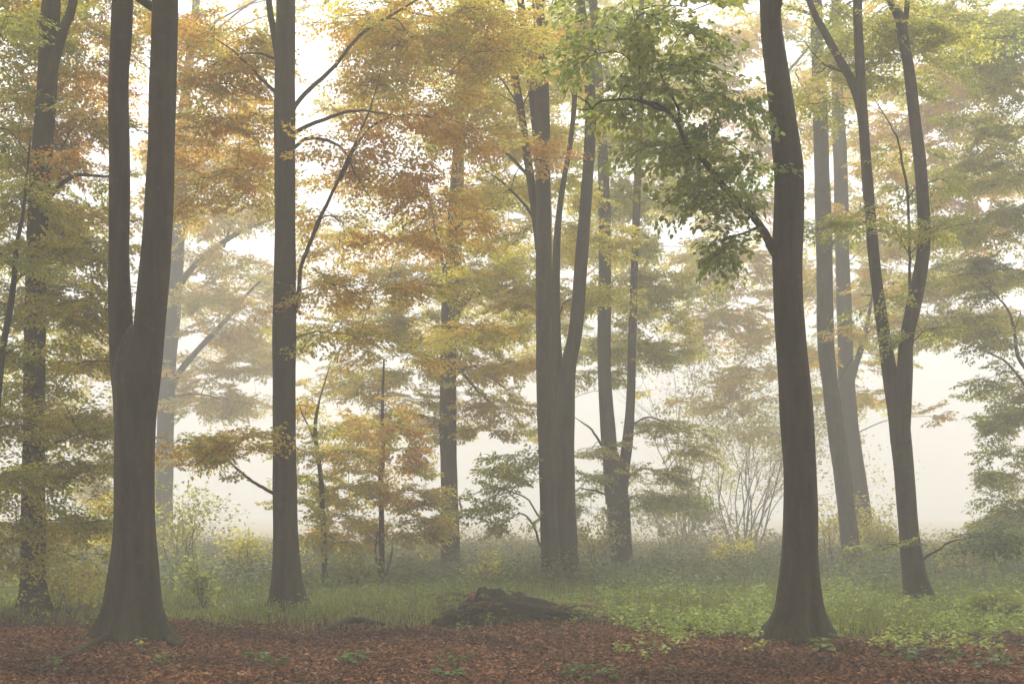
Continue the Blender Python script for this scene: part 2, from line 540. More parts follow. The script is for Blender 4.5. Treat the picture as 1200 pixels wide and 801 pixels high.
    def pad(s, cx, cy, rx, ry, doff=0.0, pal='YG', dens=1.0, deep=.75, jitter=0.0, pitch=None, r0=None):
        dd = s.d + doff
        C = W(cx, cy, dd)
        k = dd / FPX
        rad = np.array([rx * k, max(rx * k * deep, .35), ry * k])
        # nearest place on the stem or an older limb, preferring one lower than the pad
        best, bd = None, 1e9
        for p, r, kind in s.cand:
            v = C - p
            h = math.hypot(v[0], v[1])
            slope = v[2] - .28 * h
            c = np.linalg.norm(v) + (1.6 * max(0, -slope)) + .5 * max(0, slope) + (.0 if kind else .5)
            if c < bd: best, bd = (p, r), c
        A, ra = best
        v = C - A; L = np.linalg.norm(v)
        out = norm(np.array([v[0], v[1], 0])) if math.hypot(v[0], v[1]) > .15 else norm(np.array([rng.normal(), rng.normal(), 0]))
        E = C + out * rad * .45
        M = A + v * .45 + np.array([0, 0, .14 * L]) + rng.normal(0, .05 * L, 3)
        Q = catmull(np.array([A, M, C, E]), max(7, int(L / (.12 if s.d < 24 else .22)) + 5))
        Q[1:] += np.cumsum(rng.normal(0, .007, (len(Q) - 1, 3)), 0)
        r1 = min(ra * .6, .022, .007 + .005 * (L + rad[0])) if r0 is None else r0
        R = np.linspace(r1, .006, len(Q))
        g = Geo()
        g.add(*tube(Q, R, 7 if s.d < 24 else 5))
        for i in range(3, len(Q), 2): s.cand.append((Q[i], R[i], 1))
        nsp = max(4, int(13 * DENS * (.5 if s.d > 50 else .62 if s.d > 40 else 1.0) * dens * rad[0] * rad[2] ** .8 / .34 * 1.6 * (.07 / s.leaf) * (.75 / s.spray) ** .5 + 2))
        nsub = max(3, int(nsp / 3.2))
        A_, B_, ra_, rb_ = [], [], [], []
        left = nsp
        for j in range(nsub):
            i0 = int(len(Q) * rng.uniform(.45, .98)); i0 = min(i0, len(Q) - 2)
            u = norm(rng.normal(0, 1, 3)) * rng.uniform(.35, 1.0) ** .6
            Tt = C + u * rad
            S0 = Q[i0]
            if in_gap(Tt): continue
            mid = (S0 + Tt) / 2 + np.array([0, 0, .08 * np.linalg.norm(Tt - S0)])
            nb_ = 7 if s.d < 24 else 4
            B = catmull(np.array([S0, mid, Tt]), nb_)
            rr = np.linspace(min(R[i0] * .6, .014), .004, nb_)
            A_.append(B[:-1]); B_.append(B[1:]); ra_.append(rr[:-1]); rb_.append(rr[1:])
            per = max(2, int(round(nsp / nsub)))
            hd0 = math.atan2(Tt[1] - S0[1], Tt[0] - S0[0])
            for q in range(per):
                t = rng.uniform(.35, 1.0) if q else 1.0
                f = t * (nb_ - 1); i = min(int(f), nb_ - 2); p = B[i] + (B[i + 1] - B[i]) * (f - i)
                hd = hd0 + (rng.choice([-1, 1]) * rng.uniform(.4, 1.3) if q else rng.normal(0, .3))
                s.one_spray(p, hd, pal, g, None if pitch is None else rng.normal(pitch, .25), jitter)
        if A_:
            g.add(*prisms(np.concatenate(A_), np.concatenate(B_), np.concatenate(ra_), np.concatenate(rb_)))
        o = obj('limb', g.mesh('limb', s.loc), s.mat, s.root)
        s.limbs.append(o)
        return o

    def pads(s, rows, **kw):
        o = s.loc
        tp = lambda r: abs(r[0] - (600 + s.loc[0] / s.loc[1] * FPX)) + .2 * abs(r[1] - 600)
        for r in sorted(rows, key=tp): s.pad(*r, **kw)

    def fill(s, x0, y0, x1, y1, n, rx, ry, pal, dens=.7, dsp=2.5, lo=.12):
        rows = []
        ph = rng.random(2)
        for k in range(n):
            u = (ph[0] + k * .7548777) % 1; v = (ph[1] + k * .5698403) % 1
            rows.append((x0 + u * (x1 - x0), y0 + v * (y1 - y0), rx * rng.uniform(.75, 1.25), ry * rng.uniform(.7, 1.3), rng.uniform(lo, 1) * dsp, pal, dens))
        s.pads(rows)

    def top(s, z0, z1, rad, n, pal, leaf=.22, cx=0.0, cyo=0.0):
        """the crown above the frame: limbs from the upper stem with sparse large sprays"""
        ups = [(p, r) for p, r, k in s.cand if k == 0 and p[2] > z0 * .8]
        if not ups: ups = [s.cand[-1][:2]]
        g = Geo()
        nl = max(5, n // 16)
        for j in range(nl):
            p, r = ups[rng.integers(len(ups))]
            a = rng.uniform(0, 2 * math.pi); L = rad * rng.uniform(.5, 1.0)
            e = p + np.array([math.cos(a) * L + cx, math.sin(a) * L + cyo, L * rng.uniform(.25, .6)])
            e[2] = np.clip(e[2], z0, z1)
            if p[2] > e[2]: e[2] = p[2] + .4
            B = catmull(np.array([p, (p + e) / 2 + np.array([0, 0, .12 * L]), e]), 9)
            R = np.linspace(min(r * .55, .06), .012, 9)
            g.add(*tube(B, R, 6))
            for q in range(n // nl):
                i = rng.integers(3, 9)
                o = B[i] + rng.normal(0, .55, 3) * np.array([1, 1, .5])
                o[2] = max(o[2], z0)
                g.add(*prisms([B[i]], [o], .01, .006))
                s.fol.spray(o, rng.uniform(0, 6.28), rng.normal(0, .25), 1.25, leaf, tints(pal, 1)[0], None)
        o = obj('limb', g.mesh('limb', s.loc), s.mat, s.root)

    def finish(s, fine=False, pick=0, pick_parent=None):
        if not s.fol.P: return
        P, D, N, S, C = s.fol.arrays()
        if pick:
            # the leaves that show largest become leaves of their own under their limb
            px = 600 + P[:, 0] / P[:, 1] * FPX; py = HOR - (P[:, 2] - EYE) / P[:, 1] * FPX
            Dn = norm(D); Nn = norm(N - Dn * np.sum(N * Dn, 1, keepdims=True))
            view = norm(P - np.array([0, 0, EYE]))
            area = np.abs(np.sum(Nn * view, 1)) * (S / P[:, 1]) ** 2 * ((px > 0) & (px < 1200) & (py > 5) & (py < 800))
            # nothing in front: prefer leaves on the near side
            score = area * (1 + .25 * (s.d - P[:, 1]))
            idx = np.argsort(-score)[:pick]
            kinds = []
            for k in range(4):
                z = np.zeros((1, 3))
                V, F, T = leaves(z, np.array([[1.0, 0, 0]]), np.array([[0, 0, 1.0]]), np.ones(1), np.array([PAL['G']]) * (.75 + .18 * k), True)
                me = mesh_np('leaf', V, F, T)
                me.materials.append(LEAF)
                kinds.append(me)
            from mathutils import Matrix
            for q, i in enumerate(idx):
                B = np.cross(Nn[i], Dn[i])
                o = bpy.data.objects.new('leaf', kinds[q % 4])
                col.objects.link(o)
                o.parent = pick_parent
                w = S[i]
                m = Matrix(((Dn[i][0] * w, B[0] * w, Nn[i][0] * w, P[i][0] - s.loc[0]), (Dn[i][1] * w, B[1] * w, Nn[i][1] * w, P[i][1] - s.loc[1]),
                            (Dn[i][2] * w, B[2] * w, Nn[i][2] * w, P[i][2] - s.loc[2]), (0, 0, 0, 1)))
                o.matrix_basis = m
            keep = np.ones(len(P), bool); keep[idx] = False
            P, D, N, S, C = P[keep], D[keep], N[keep], S[keep], C[keep]
        V, F, T = leaves(P, D, N, S * (1.25 if s.d > 40 else 1.0), C, fine, wide=.8 if s.d > 40 else .66, far=s.d > 40)
        o = obj('crown', mesh_np('crown', V - s.loc, F, T), LEAF, s.root)
        tag(o, kind='stuff')

GB = 'beech trees of the misty wood'

# --- the forked beech in the left foreground
t1 = Tree('beech_tree', 'thick dark beech with twin stems forking above eye level, left foreground', 'tree', 15.5, (157, 750), [
    [(157, 751, 92), (157, 738, 78), (157, 715, 64), (157, 690, 58), (158, 650, 52), (158, 600, 48), (158, 550, 47), (159, 500, 48), (159, 460, 50), (158, 430, 46), (157, 405, 34), (156, 390, 20), (156, 380, 6)],
    [0.1, (150, 490, 30), (145, 430, 32), (142, 395, 29), (140, 350, 27), (139, 300, 25), (140, 200, 25), (139, 100, 23), (144, 0, 25)],
    [-.05, (166, 490, 32), (170, 430, 37), (174, 390, 36), (178, 345, 34), (183, 290, 33), (188, 200, 31), (191, 100, 30), (194, 0, 28)]],
    GB, 56, .5)
t1.top(9.4, 18, 6.5, 60, 'O YG')
for rt in ([(140, 742, 16), (125, 752, 11), (100, 764, 7), (72, 773, 4), (45, 785, 2)], [(185, 742, 15), (197, 752, 10), (212, 757, 6)], [(160, 748, 14), (163, 760, 8), (170, 768, 4)]):
    Q = []
    for i, (px, py, w) in enumerate(rt):
        dd = EYE * FPX / (py - HOR) * 1.0
        x = (px - 600) / FPX * dd
        Q.append([x, dd, float(zg(x, dd)) + w / FPX * dd * .25 + .03, w / FPX * dd / 2])
    Cc = catmull(Q, 22); g = Geo(); g.add(*tube(Cc[:, :3] + rng.normal(0, .006, (22, 3)), np.maximum(Cc[:, 3], .008), 10))
    obj('root', g.mesh('root', t1.loc), BARK, t1.root)
t1.finish()

# --- the single straight beech left of the middle
t2 = Tree('beech_tree', 'straight single beech trunk with long rising branches to its right, left of the middle', 'tree', 20, (340, 715), [
    [(340, 716, 54), (340, 705, 44), (338, 688, 38), (336, 655, 32), (334, 600, 29), (333, 500, 28), (333, 400, 28), (334, 300, 26), (334, 200, 25), (334, 100, 25), (335, 0, 23)],
    [.2, (333, 95, 10), (325, 60, 9), (320, 30, 8), (315, 0, 7)]], GB, 36, .42)
t2.branch([(340, 135, 8), (352, 115, 8), (385, 82, 7), (425, 35, 6), (485, 0, 5), (530, -40, 3)], (0, 1))
t2.branch([(340, 158, 8), (365, 145, 7), (400, 132, 6), (435, 128, 4), (480, 135, 3)], (0, -.8), .35, 'O R')
t2.branch([(340, 178, 7), (358, 163, 6), (385, 165, 6), (405, 180, 4), (425, 215, 3), (450, 250, 2)], (0, -.6), .3, 'O')
t2.branch([(344, 372, 8), (350, 345, 8), (354, 310, 7), (370, 270, 7), (395, 215, 6), (420, 160, 5), (440, 112, 4), (452, 70, 2)], (0, -.7), .12, 'O R')
t2.branch([(398, 212, 5), (430, 152, 5), (470, 135, 4), (520, 138, 3), (560, 150, 2)], (-.4, -.2), .5, 'R O')
t2.branch([(328, 112, 7), (305, 92, 6), (272, 60, 4), (240, 38, 3)], (0, 1.2), .3, 'O')
t2.branch([(326, 580, 7), (310, 572, 6), (290, 557, 5), (262, 535, 4), (225, 520, 3), (192, 512, 2)], (0, -.9), .3, 'O YG')
t2.branch([(328, 70, 6), (300, 60, 4), (270, 65, 3), (235, 85, 2)], (0, .8), .3, 'O')
t2.pads([
    (285, 60, 48, 30, 1.5, 'O YG'), (255, 110, 52, 30, 2.5, 'O', .9), (240, 170, 50, 28, 3.5, 'R O'), (285, 210, 40, 22, 3, 'O YG', .8), (225, 30, 42, 30, 3, 'O'),
    (425, 38, 52, 28, 2, 'O'), (505, 35, 60, 32, 2, 'O YG'), (400, 175, 46, 20, -.3, 'R O', .9), (450, 205, 62, 20, .4, 'O R'), (508, 232, 44, 12, 0, 'R O', .9), (475, 140, 56, 22, .6, 'O'),
    (550, 172, 36, 12, 1, 'O R', .8), (400, 262, 50, 20, 2, 'YG O', .8), (470, 282, 56, 18, 1, 'O R', .8), (530, 264, 36, 10, -.3, 'R O', .9), (395, 335, 46, 20, 0, 'O YG', .8),
    (450, 345, 54, 16, .8, 'O', .7), (400, 392, 54, 15, .3, 'O YG', .9), (465, 415, 46, 14, 1.5, 'O YG', .8), (225, 518, 34, 10, -.8, 'O YG', 1.5), (275, 525, 42, 11, -.7, 'YG O', 1.5), (300, 512, 26, 7, -.7, 'YG O', 1.4), (215, 235, 26, 20, 3, 'O YG', .8)])
t2.fill(205, 0, 320, 250, 14, 40, 18, 'O R YG', .8)
t2.fill(350, 100, 560, 420, 14, 40, 14, 'O YG', .5)
t2.fill(390, 0, 600, 100, 12, 46, 20, 'O YG', .8)
t2.top(11, 19, 6.5, 50, 'O YG')
t2.finish()

# --- the leafy beech at the left edge
t3 = Tree('beech_tree', 'dark beech trunk veiled in yellow green leaves near the left edge', 'tree', 20.2, (40, 712), [
    [(40, 713, 44), (40, 704, 36), (39, 680, 29), (39, 600, 26), (40, 500, 24), (41, 400, 23), (43, 300, 23), (47, 210, 23), (54, 120, 22), (57, 60, 23), (58, 20, 22), (60, 0, 20)],
    [-.1, (54, 110, 14), (66, 62, 13), (78, 25, 11), (86, 0, 10)]], GB, 32, .26)
t3.branch([(50, 240, 9), (62, 228, 9), (80, 211, 8), (100, 204, 7), (126, 206, 6), (160, 196, 4)], (0, .6))
t3.branch([(36, 545, 6), (60, 520, 5), (95, 505, 4), (130, 500, 2)], (0, -.5), .5, 'YG G')
t3.branch([(36, 640, 5), (20, 630, 5), (0, 640, 4), (-25, 632, 3)], (0, -.6), .4, 'YG')
t3.pads([
    (15, 60, 48, 34, 1, 'G YG'), (95, 35, 44, 28, 2, 'O YG'), (100, 95, 40, 28, 2.2, 'O R'), (20, 120, 40, 24, .8, 'YG O'), (88, 150, 42, 24, 1.5, 'R O'),
    (72, 180, 24, 14, -.8, 'O R', .8), (15, 190, 42, 22, 1, 'YG'), (98, 250, 38, 18, 1.8, 'YG O'), (20, 265, 44, 24, 1, 'G YG'), (85, 290, 48, 12, -.4, 'G YG', 1.3),
    (92, 335, 44, 14, .5, 'G YG', 1.2), (18, 345, 44, 18, .4, 'G YG'), (98, 385, 40, 16, 1.2, 'YG O'), (30, 400, 44, 14, -.6, 'G YG'), (15, 450, 40, 18, .6, 'YG'),
    (90, 425, 36, 14, 1, 'YG O', .8), (45, 455, 30, 10, -.8, 'YG G'), (88, 490, 44, 12, .2, 'G YG', 1.2), (20, 510, 42, 16, 0, 'YG'), (96, 540, 42, 14, -.2, 'G YG', 1.2),
    (42, 560, 40, 12, -.8, 'YG G', 1.1), (105, 580, 36, 14, 1, 'YG Y'), (18, 590, 40, 16, -.3, 'YG'), (70, 610, 40, 12, -.6, 'YG G'), (108, 625, 32, 14, 1.4, 'Y YG'), (15, 650, 36, 14, -.4, 'YG'), (90, 655, 36, 10, .8, 'YG G')])
t3.fill(-10, 0, 130, 230, 14, 36, 18, 'G YG O', .9)
t3.fill(-10, 230, 130, 680, 34, 38, 13, 'YG G YG Y', 1.0, 1.5, -.6)
t3.top(11, 19, 6.5, 50, 'G YG')
t3.finish()

# --- young beech at the extreme left
t0 = Tree('beech_sapling', 'slender bending young beech stem crossing the foliage at the left edge', 'tree', 18.6, (-14, 722), [
    [(-14, 722, 11), (-13, 650, 9), (-8, 560, 8), (-3, 470, 8), (4, 405, 7), (12, 360, 7), (17, 322, 6), (19, 290, 5), (27, 250, 4), (32, 200, 3), (36, 160, 2)]], None, 12, .1)
t0.branch([(15, 335, 5), (28, 322, 5), (48, 318, 4), (75, 312, 2)], (0, -.3), .4, 'G YG')
t0.branch([(2, 418, 4), (22, 405, 3), (50, 400, 2)], (0, -.4), .4, 'G YG')
t0.pads([(-5, 300, 34, 14, 0, 'G'), (20, 230, 34, 16, .3, 'G YG'), (-10, 420, 34, 14, .2, 'YG G'), (5, 500, 32, 12, -.2, 'YG G'), (-10, 150, 40, 22, .5, 'G'), (0, 560, 34, 12, -.2, 'YG G'), (8, 20, 40, 20, .5, 'G')])
t0.finish()

# --- the pale leaning trunk behind the twin beech
t4 = Tree('beech_tree', 'pale fog faded trunk with slanting limbs rising just behind the twin stemmed beech', 'tree', 52, (190, 650), [
    [(190, 650, 28), (191, 640, 23), (192, 600, 21), (194, 500, 20), (197, 430, 19), (203, 360, 18), (207, 300, 17), (210, 240, 15), (214, 150, 13), (222, 70, 10), (230, 0, 9)],
    [.2, (196, 470, 9), (210, 437, 8), (232, 410, 7), (262, 378, 6), (292, 342, 4), (318, 318, 3)],
    [-.2, (205, 345, 7), (222, 318, 7), (250, 292, 6), (285, 270, 5), (325, 255, 3), (350, 250, 2)]], GB, 16, .2, 28, .125, spray=1.05)
t4.branch([(200, 465, 5), (230, 462, 4), (270, 470, 3), (310, 480, 2)], (0, 1), .4, 'Y YG')
t4.branch([(262, 290, 5), (272, 262, 4), (290, 240, 3)], (0, .4), .4, 'O')
t4.pads([
    (245, 255, 46, 18, 1, 'YG O', .7), (285, 325, 46, 16, 1, 'YG'), (235, 345, 46, 20, 2, 'YG O', .8), (245, 395, 48, 18, 0, 'YG O', .8), (295, 388, 44, 18, 1, 'O YG', .8), (245, 440, 46, 16, -1, 'Y O', .8),
    (300, 435, 42, 16, 0, 'YG Y'), (235, 480, 38, 16, 1, 'YG Y', .8), (295, 478, 44, 14, 0, 'YG', .7), (220, 200, 40, 24, 2, 'O YG'), (160, 480, 40, 22, 1, 'YG O'), (160, 560, 40, 22, 1, 'YG'), (150, 410, 40, 25, 2, 'O YG'),
    (110, 480, 45, 16, 2, 'O YG', .7), (105, 560, 45, 20, 2, 'YG Y'), (205, 630, 22, 12, -1.5, 'YG Y', .8), (195, 540, 22, 8, -1.5, 'YG', .7), (110, 620, 40, 16, 2, 'YG Y')])
t4.fill(200, 120, 330, 500, 34, 38, 18, 'YG O Y', .8, 3.0, -.7)
t4.fill(80, 380, 180, 640, 14, 40, 18, 'YG Y', .8)
t4.top(24, 27.5, 6, 20, 'O YG', .2)
t4.finish()

# --- slim beech left of the middle pair
t5 = Tree('beech_tree', 'slim upright beech with crooked branches standing between sapling and the middle trunks', 'tree', 33.5, (528, 671), [
    [(528, 671, 28), (529, 662, 24), (528, 640, 22), (527, 600, 20), (525, 500, 19), (526, 400, 19), (528, 350, 19), (532, 300, 18), (534, 250, 17), (537, 180, 14), (540, 90, 12), (545, 0, 10)],
    [-.3, (528, 395, 11), (536, 366, 10), (552, 345, 8), (566, 345, 7), (590, 336, 5), (620, 328, 3)]], GB, 20, .2, 20, .088)
t5.branch([(524, 330, 7), (515, 290, 6), (505, 240, 5), (498, 190, 4)], (0, .5))
t5.branch([(530, 425, 7), (545, 440, 6), (565, 462, 5), (590, 482, 3)], (0, -.5), .4, 'Y O')
t5.branch([(532, 440, 6), (555, 430, 5), (585, 450, 4), (600, 465, 3)], (0, .5), .3, 'O Y')
t5.branch([(520, 500, 6), (500, 488, 5), (470, 480, 4), (440, 470, 3)], (0, -.6), .5, 'YG O')
t5.pads([
    (480, 375, 48, 18, 1, 'YG', .9), (495, 325, 48, 18, 1.5, 'YG O', .9), (555, 330, 40, 16, 1, 'YG', .8), (600, 300, 44, 18, 1, 'YG', .8), (590, 385, 48, 18, 0, 'YG O', .9), (590, 430, 46, 16, -.6, 'O Y'),
    (585, 478, 44, 16, -.4, 'Y O', 1), (545, 400, 40, 14, -.8, 'YG', .7), (480, 440, 46, 14, 0, 'YG O', .9), (480, 488, 42, 12, -.5, 'YG O', .9), (565, 505, 36, 10, 0, 'O YG', .8), (445, 455, 36, 12, 0, 'YG O'),
    (495, 262, 46, 22, 2, 'YG O'), (560, 235, 44, 18, 2, 'YG'), (440, 380, 46, 16, 2, 'YG'), (380, 440, 44, 14, 2.5, 'O YG', .8), (525, 455, 20, 8, -.9, 'Y YG', .6)])
t5.fill(370, 250, 620, 510, 28, 42, 14, 'YG Y', .6)
t5.top(16.5, 21, 5, 24, 'O YG', .18)
t5.finish()

# --- the double trunk of the middle
t6 = Tree('beech_tree', 'pair of beech trunks pressed together at the foot in the middle of the wood', 'tree', 26, (652, 690), [
    [-.25, (646, 692, 30), (646, 680, 25), (645, 650, 22), (643, 600, 21), (640, 500, 20), (638, 420, 20), (637, 300, 19), (636, 200, 18), (635, 120, 18), (634, 60, 15), (630, 0, 13)],
    [.3, (668, 690, 36), (667, 678, 30), (664, 650, 27), (662, 600, 25), (662, 520, 22), (663, 470, 21), (666, 430, 18), (675, 385, 17), (681, 310, 15), (687, 230, 14), (692, 150, 13), (690, 80, 12), (683, 20, 10), (680, 0, 10)],
    [.5, (658, 560, 20), (656, 470, 15), (652, 400, 12), (652, 300, 9), (657, 235, 7), (668, 170, 6), (673, 120, 6), (675, 50, 5), (678, 0, 4)],
    [0., (634, 200, 14), (627, 130, 12), (621, 80, 11), (616, 40, 10), (610, 0, 9)],
    [-.1, (633, 300, 10), (626, 240, 10), (618, 185, 9), (612, 140, 9), (602, 80, 9), (594, 30, 8), (587, 0, 8)]], GB, 26, .2, 19, .082)
t6.branch([(622, 210, 6), (605, 190, 6), (590, 178, 5), (565, 165, 4), (540, 158, 3)], (0, .5), .2, 'O YG')
t6.branch([(630, 262, 6), (615, 240, 5), (590, 215, 4), (560, 195, 3)], (0, -.5), .3, 'O YG')
t6.branch([(612, 140, 4), (600, 110, 4), (582, 85, 3), (560, 70, 2)], (0, .6), .2, 'YG')
t6.branch([(634, 610, 4), (620, 585, 3), (600, 575, 3), (575, 570, 3), (545, 585, 2)], (0, -.4), .7, 'G')
t6.branch([(634, 640, 4), (622, 610, 4), (608, 600, 3), (585, 615, 2)], (0, -.6), .5, 'G')
t6.pads([
    (590, 70, 46, 28, 2, 'YG O', .8), (560, 125, 44, 18, 2, 'YG O', .8), (642, 45, 24, 20, -1.2, 'O', 1.4), (648, 85, 20, 14, -1, 'O Y', 1.2), (618, 178, 24, 8, -1, 'R O', 1.2), (640, 186, 14, 6, -1.1, 'R O'),
    (660, 210, 30, 20, 1.5, 'YG', .7), (590, 225, 40, 14, 1, 'YG O', .7), (575, 552, 46, 12, -.2, 'G YG', 1), (602, 535, 32, 9, .2, 'G', 1), (565, 592, 34, 10, -.4, 'G', 1), (585, 618, 22, 8, -.5, 'G', .9), (610, 570, 24, 10, 0, 'G', .9),
    (620, 345, 34, 18, 1.5, 'YG O', .7), (700, 340, 30, 20, 2, 'YG', .7), (665, 350, 20, 20, 2, 'YG', .6)])
t6.fill(540, 0, 700, 400, 26, 38, 20, 'YG Y', .65, 3.5, .45)
t6.top(13, 20, 6, 36, 'O YG', .2)
t6.finish()

# --- the forked beech right of the middle
t7 = Tree('beech_tree', 'beech dividing low into two slender stems right of the middle pair', 'tree', 33.5, (730, 671), [
    [(730, 671, 30), (730, 662, 26), (727, 640, 27), (725, 600, 27), (722, 570, 28), (722, 550, 26), (722, 538, 14), (722, 530, 4)],
    [0, (719, 590, 20), (716, 550, 19), (713, 510, 18), (709, 450, 16), (708, 400, 16), (709, 300, 15), (707, 200, 13), (702, 120, 12), (698, 50, 11), (695, 0, 10)],
    [.15, (727, 590, 17), (730, 555, 15), (735, 520, 13), (739, 470, 11), (741, 400, 10), (744, 300, 9), (747, 215, 9), (750, 120, 8), (752, 50, 7), (752, 0, 6)]], GB, 20, .16, 21, .088)
t7.branch([(705, 522, 5), (695, 503, 4), (680, 492, 3), (672, 487, 2)], (0, .3))
t7.branch([(712, 580, 5), (695, 573, 4), (678, 570, 3)], (0, -.3), .4, 'G')
t7.branch([(735, 560, 4), (755, 548, 4), (790, 560, 3), (815, 575, 2)], (0, -.5), .6, 'G')
t7.branch([(728, 545, 3), (731, 520, 3), (732, 505, 2)], (0, -.1))
t7.branch([(738, 500, 4), (760, 488, 3), (795, 500, 2), (825, 505, 2)], (0, .3), .5, 'YG G')
t7.pads([
    (722, 55, 38, 28, 2, 'YG', .8), (735, 150, 34, 22, 2, 'YG', .8), (725, 235, 28, 18, 1.5, 'YG G', .7), (728, 320, 26, 18, 1, 'YG', .7), (782, 325, 36, 20, 1.5, 'YG', .8), (765, 235, 30, 18, 1.5, 'YG', .7),
    (770, 375, 40, 18, 1, 'YG', .8), (770, 415, 36, 14, .5, 'YG G', .8), (692, 525, 24, 10, 0, 'G YG', 1), (690, 560, 22, 10, -.2, 'G', 1), (692, 595, 22, 12, -.2, 'G', .9), (770, 555, 40, 9, -.3, 'G YG', 1), (785, 592, 36, 8, -.5, 'G', 1.1),
    (782, 500, 42, 13, .5, 'YG G', 1), (802, 528, 32, 12, .6, 'Y YG', 1), (685, 440, 22, 14, 1, 'YG', .6), (725, 440, 22, 20, 1.5, 'YG', .6), (765, 580, 32, 10, 0, 'G', .8)])
t7.fill(670, 0, 800, 440, 26, 38, 20, 'YG G', .65, 3.5, .45)
t7.top(16.5, 21, 5, 24, 'YG', .18)
t7.finish()

# --- the big curved beech in the right foreground with its near green branch
t8 = Tree('beech_tree', 'massive curved beech trunk with a leafy green branch on its left, right foreground', 'tree', 15.6, (935, 742), [
    [(935, 744, 86), (936, 732, 67), (936, 715, 55), (936, 695, 51), (937, 650, 45), (938, 600, 42), (937, 550, 40), (934, 500, 39), (931, 450, 38), (927, 400, 36), (924, 350, 36), (923, 300, 37), (925, 250, 36), (925, 200, 35), (919, 150, 32), (913, 100, 30), (906, 50, 27), (902, 0, 25)]], GB, 56, .34, lobes=6, leaf=.084, spray=.7)
nb = t8.branch([(915, 302, 11), (905, 290, 11), (893, 266, 9), (880, 248, 9), (866, 235, 8), (850, 215, 8), (832, 193, 7), (818, 180, 7), (808, 168, 6), (797, 142, 6), (776, 128, 6), (757, 122, 5), (754, 95, 5), (750, 60, 4), (745, 25, 3)], (0, -1.2))
t8.branch([(776, 129, 4), (758, 123, 4), (735, 120, 3), (708, 121, 3), (694, 130, 3), (675, 128, 2)], (-1, -1.3))
t8.branch([(695, 130, 2), (684, 118, 2), (672, 112, 1.5)], (-1.25, -1.4))
t8.branch([(797, 142, 4), (790, 118, 3), (770, 75, 3), (790, 66, 2)], (-.95, -.8), .4, 'D')
t8.branch([(892, 264, 4), (882, 270, 3), (868, 275, 2), (848, 285, 2)], (-.2, -.6), .2, 'D')
t8.branch([(866, 236, 4), (846, 228, 3), (828, 235, 2)], (-.5, -.8), .2, 'D')
kw = dict(jitter=.42, pitch=-.3, deep=.6)
for r in [(740, -8, 40, 12, -1.3, 'D', 1.0), (790, 4, 30, 12, -1.2, 'D G', .9), (765, 20, 40, 16, -1.3, 'D G', 1.0), (722, 38, 30, 20, -1.4, 'D G', 1.1), (704, 62, 18, 14, -1.4, 'D', .9), (742, 78, 30, 16, -1.0, 'D G', .7), (795, 42, 32, 14, -1.1, 'D G', 1.0),
          (812, 84, 34, 13, -.8, 'D G', .9), (772, 104, 28, 12, -.7, 'D G', .5), (845, 112, 30, 12, -.5, 'D', 1.0), (728, 100, 20, 12, -1.3, 'D G', .6), (860, 138, 22, 10, -.4, 'D', 1.0), (808, 138, 26, 10, -.3, 'D', .6),
          (850, 168, 34, 11, -.2, 'D', .8), (874, 184, 14, 12, 0, 'D', .9), (826, 172, 26, 10, -.1, 'D G', .7), (790, 172, 18, 13, -.8, 'D G', .6), (862, 205, 16, 9, 0, 'D', .6), (826, 216, 13, 8, -.7, 'D', .6), (858, 276, 9, 3, -.5, 'D', .3)]:
    t8.pad(*r[:6], r[6] * .19, **kw, r0=.008)
t8.top(9.4, 18, 6.5, 60, 'G YG')
t8.finish(True, 300, nb)

# --- the wood goes on beside and behind the viewer: these crowns shade the near fog and the litter
for lab, bx, by, zl in (('beech beside the viewer, outside the left of the picture', -8.2, 6.5, 8.6), ('beech beside the viewer, outside the right of the picture', 8.2, 5.5, 8.6),
                    ('beech behind the viewer on the left, outside the picture', -9.5, -5.0, 3.0), ('beech straight behind the viewer, outside the picture', 0.8, -8.0, 3.0), ('beech behind the viewer on the right, outside the picture', 10.0, -6.0, 3.0)):
    tn = Tree('beech_tree', lab, 'tree', max(by, 1), (600, HOR), [], GB)
    bz = float(zg(bx, by))
    tn.loc = np.array([bx, by, bz]); tn.root.location = tuple(tn.loc)
    Q = catmull(np.array([[bx, by, bz - .3, .42], [bx, by, bz + .1, .34], [bx + .05, by, 2, .27], [bx - .1, by + .1, 7, .23], [bx + .2, by - .1, 12, .15], [bx, by, 16.5, .03]]), 60)
    g = Geo(); g.add(*tube(Q[:, :3], Q[:, 3], 20))
    tn.trunk.data = g.mesh('trunk', tn.loc); tn.trunk.data.materials.append(BARK)
    tn.cand = [(p[:3], p[3], 0) for p in Q[::3] if p[2] > zl * .8]
    tn.top(zl, 17, 6.3, 190, 'YG O G', .42)
    tn.finish()

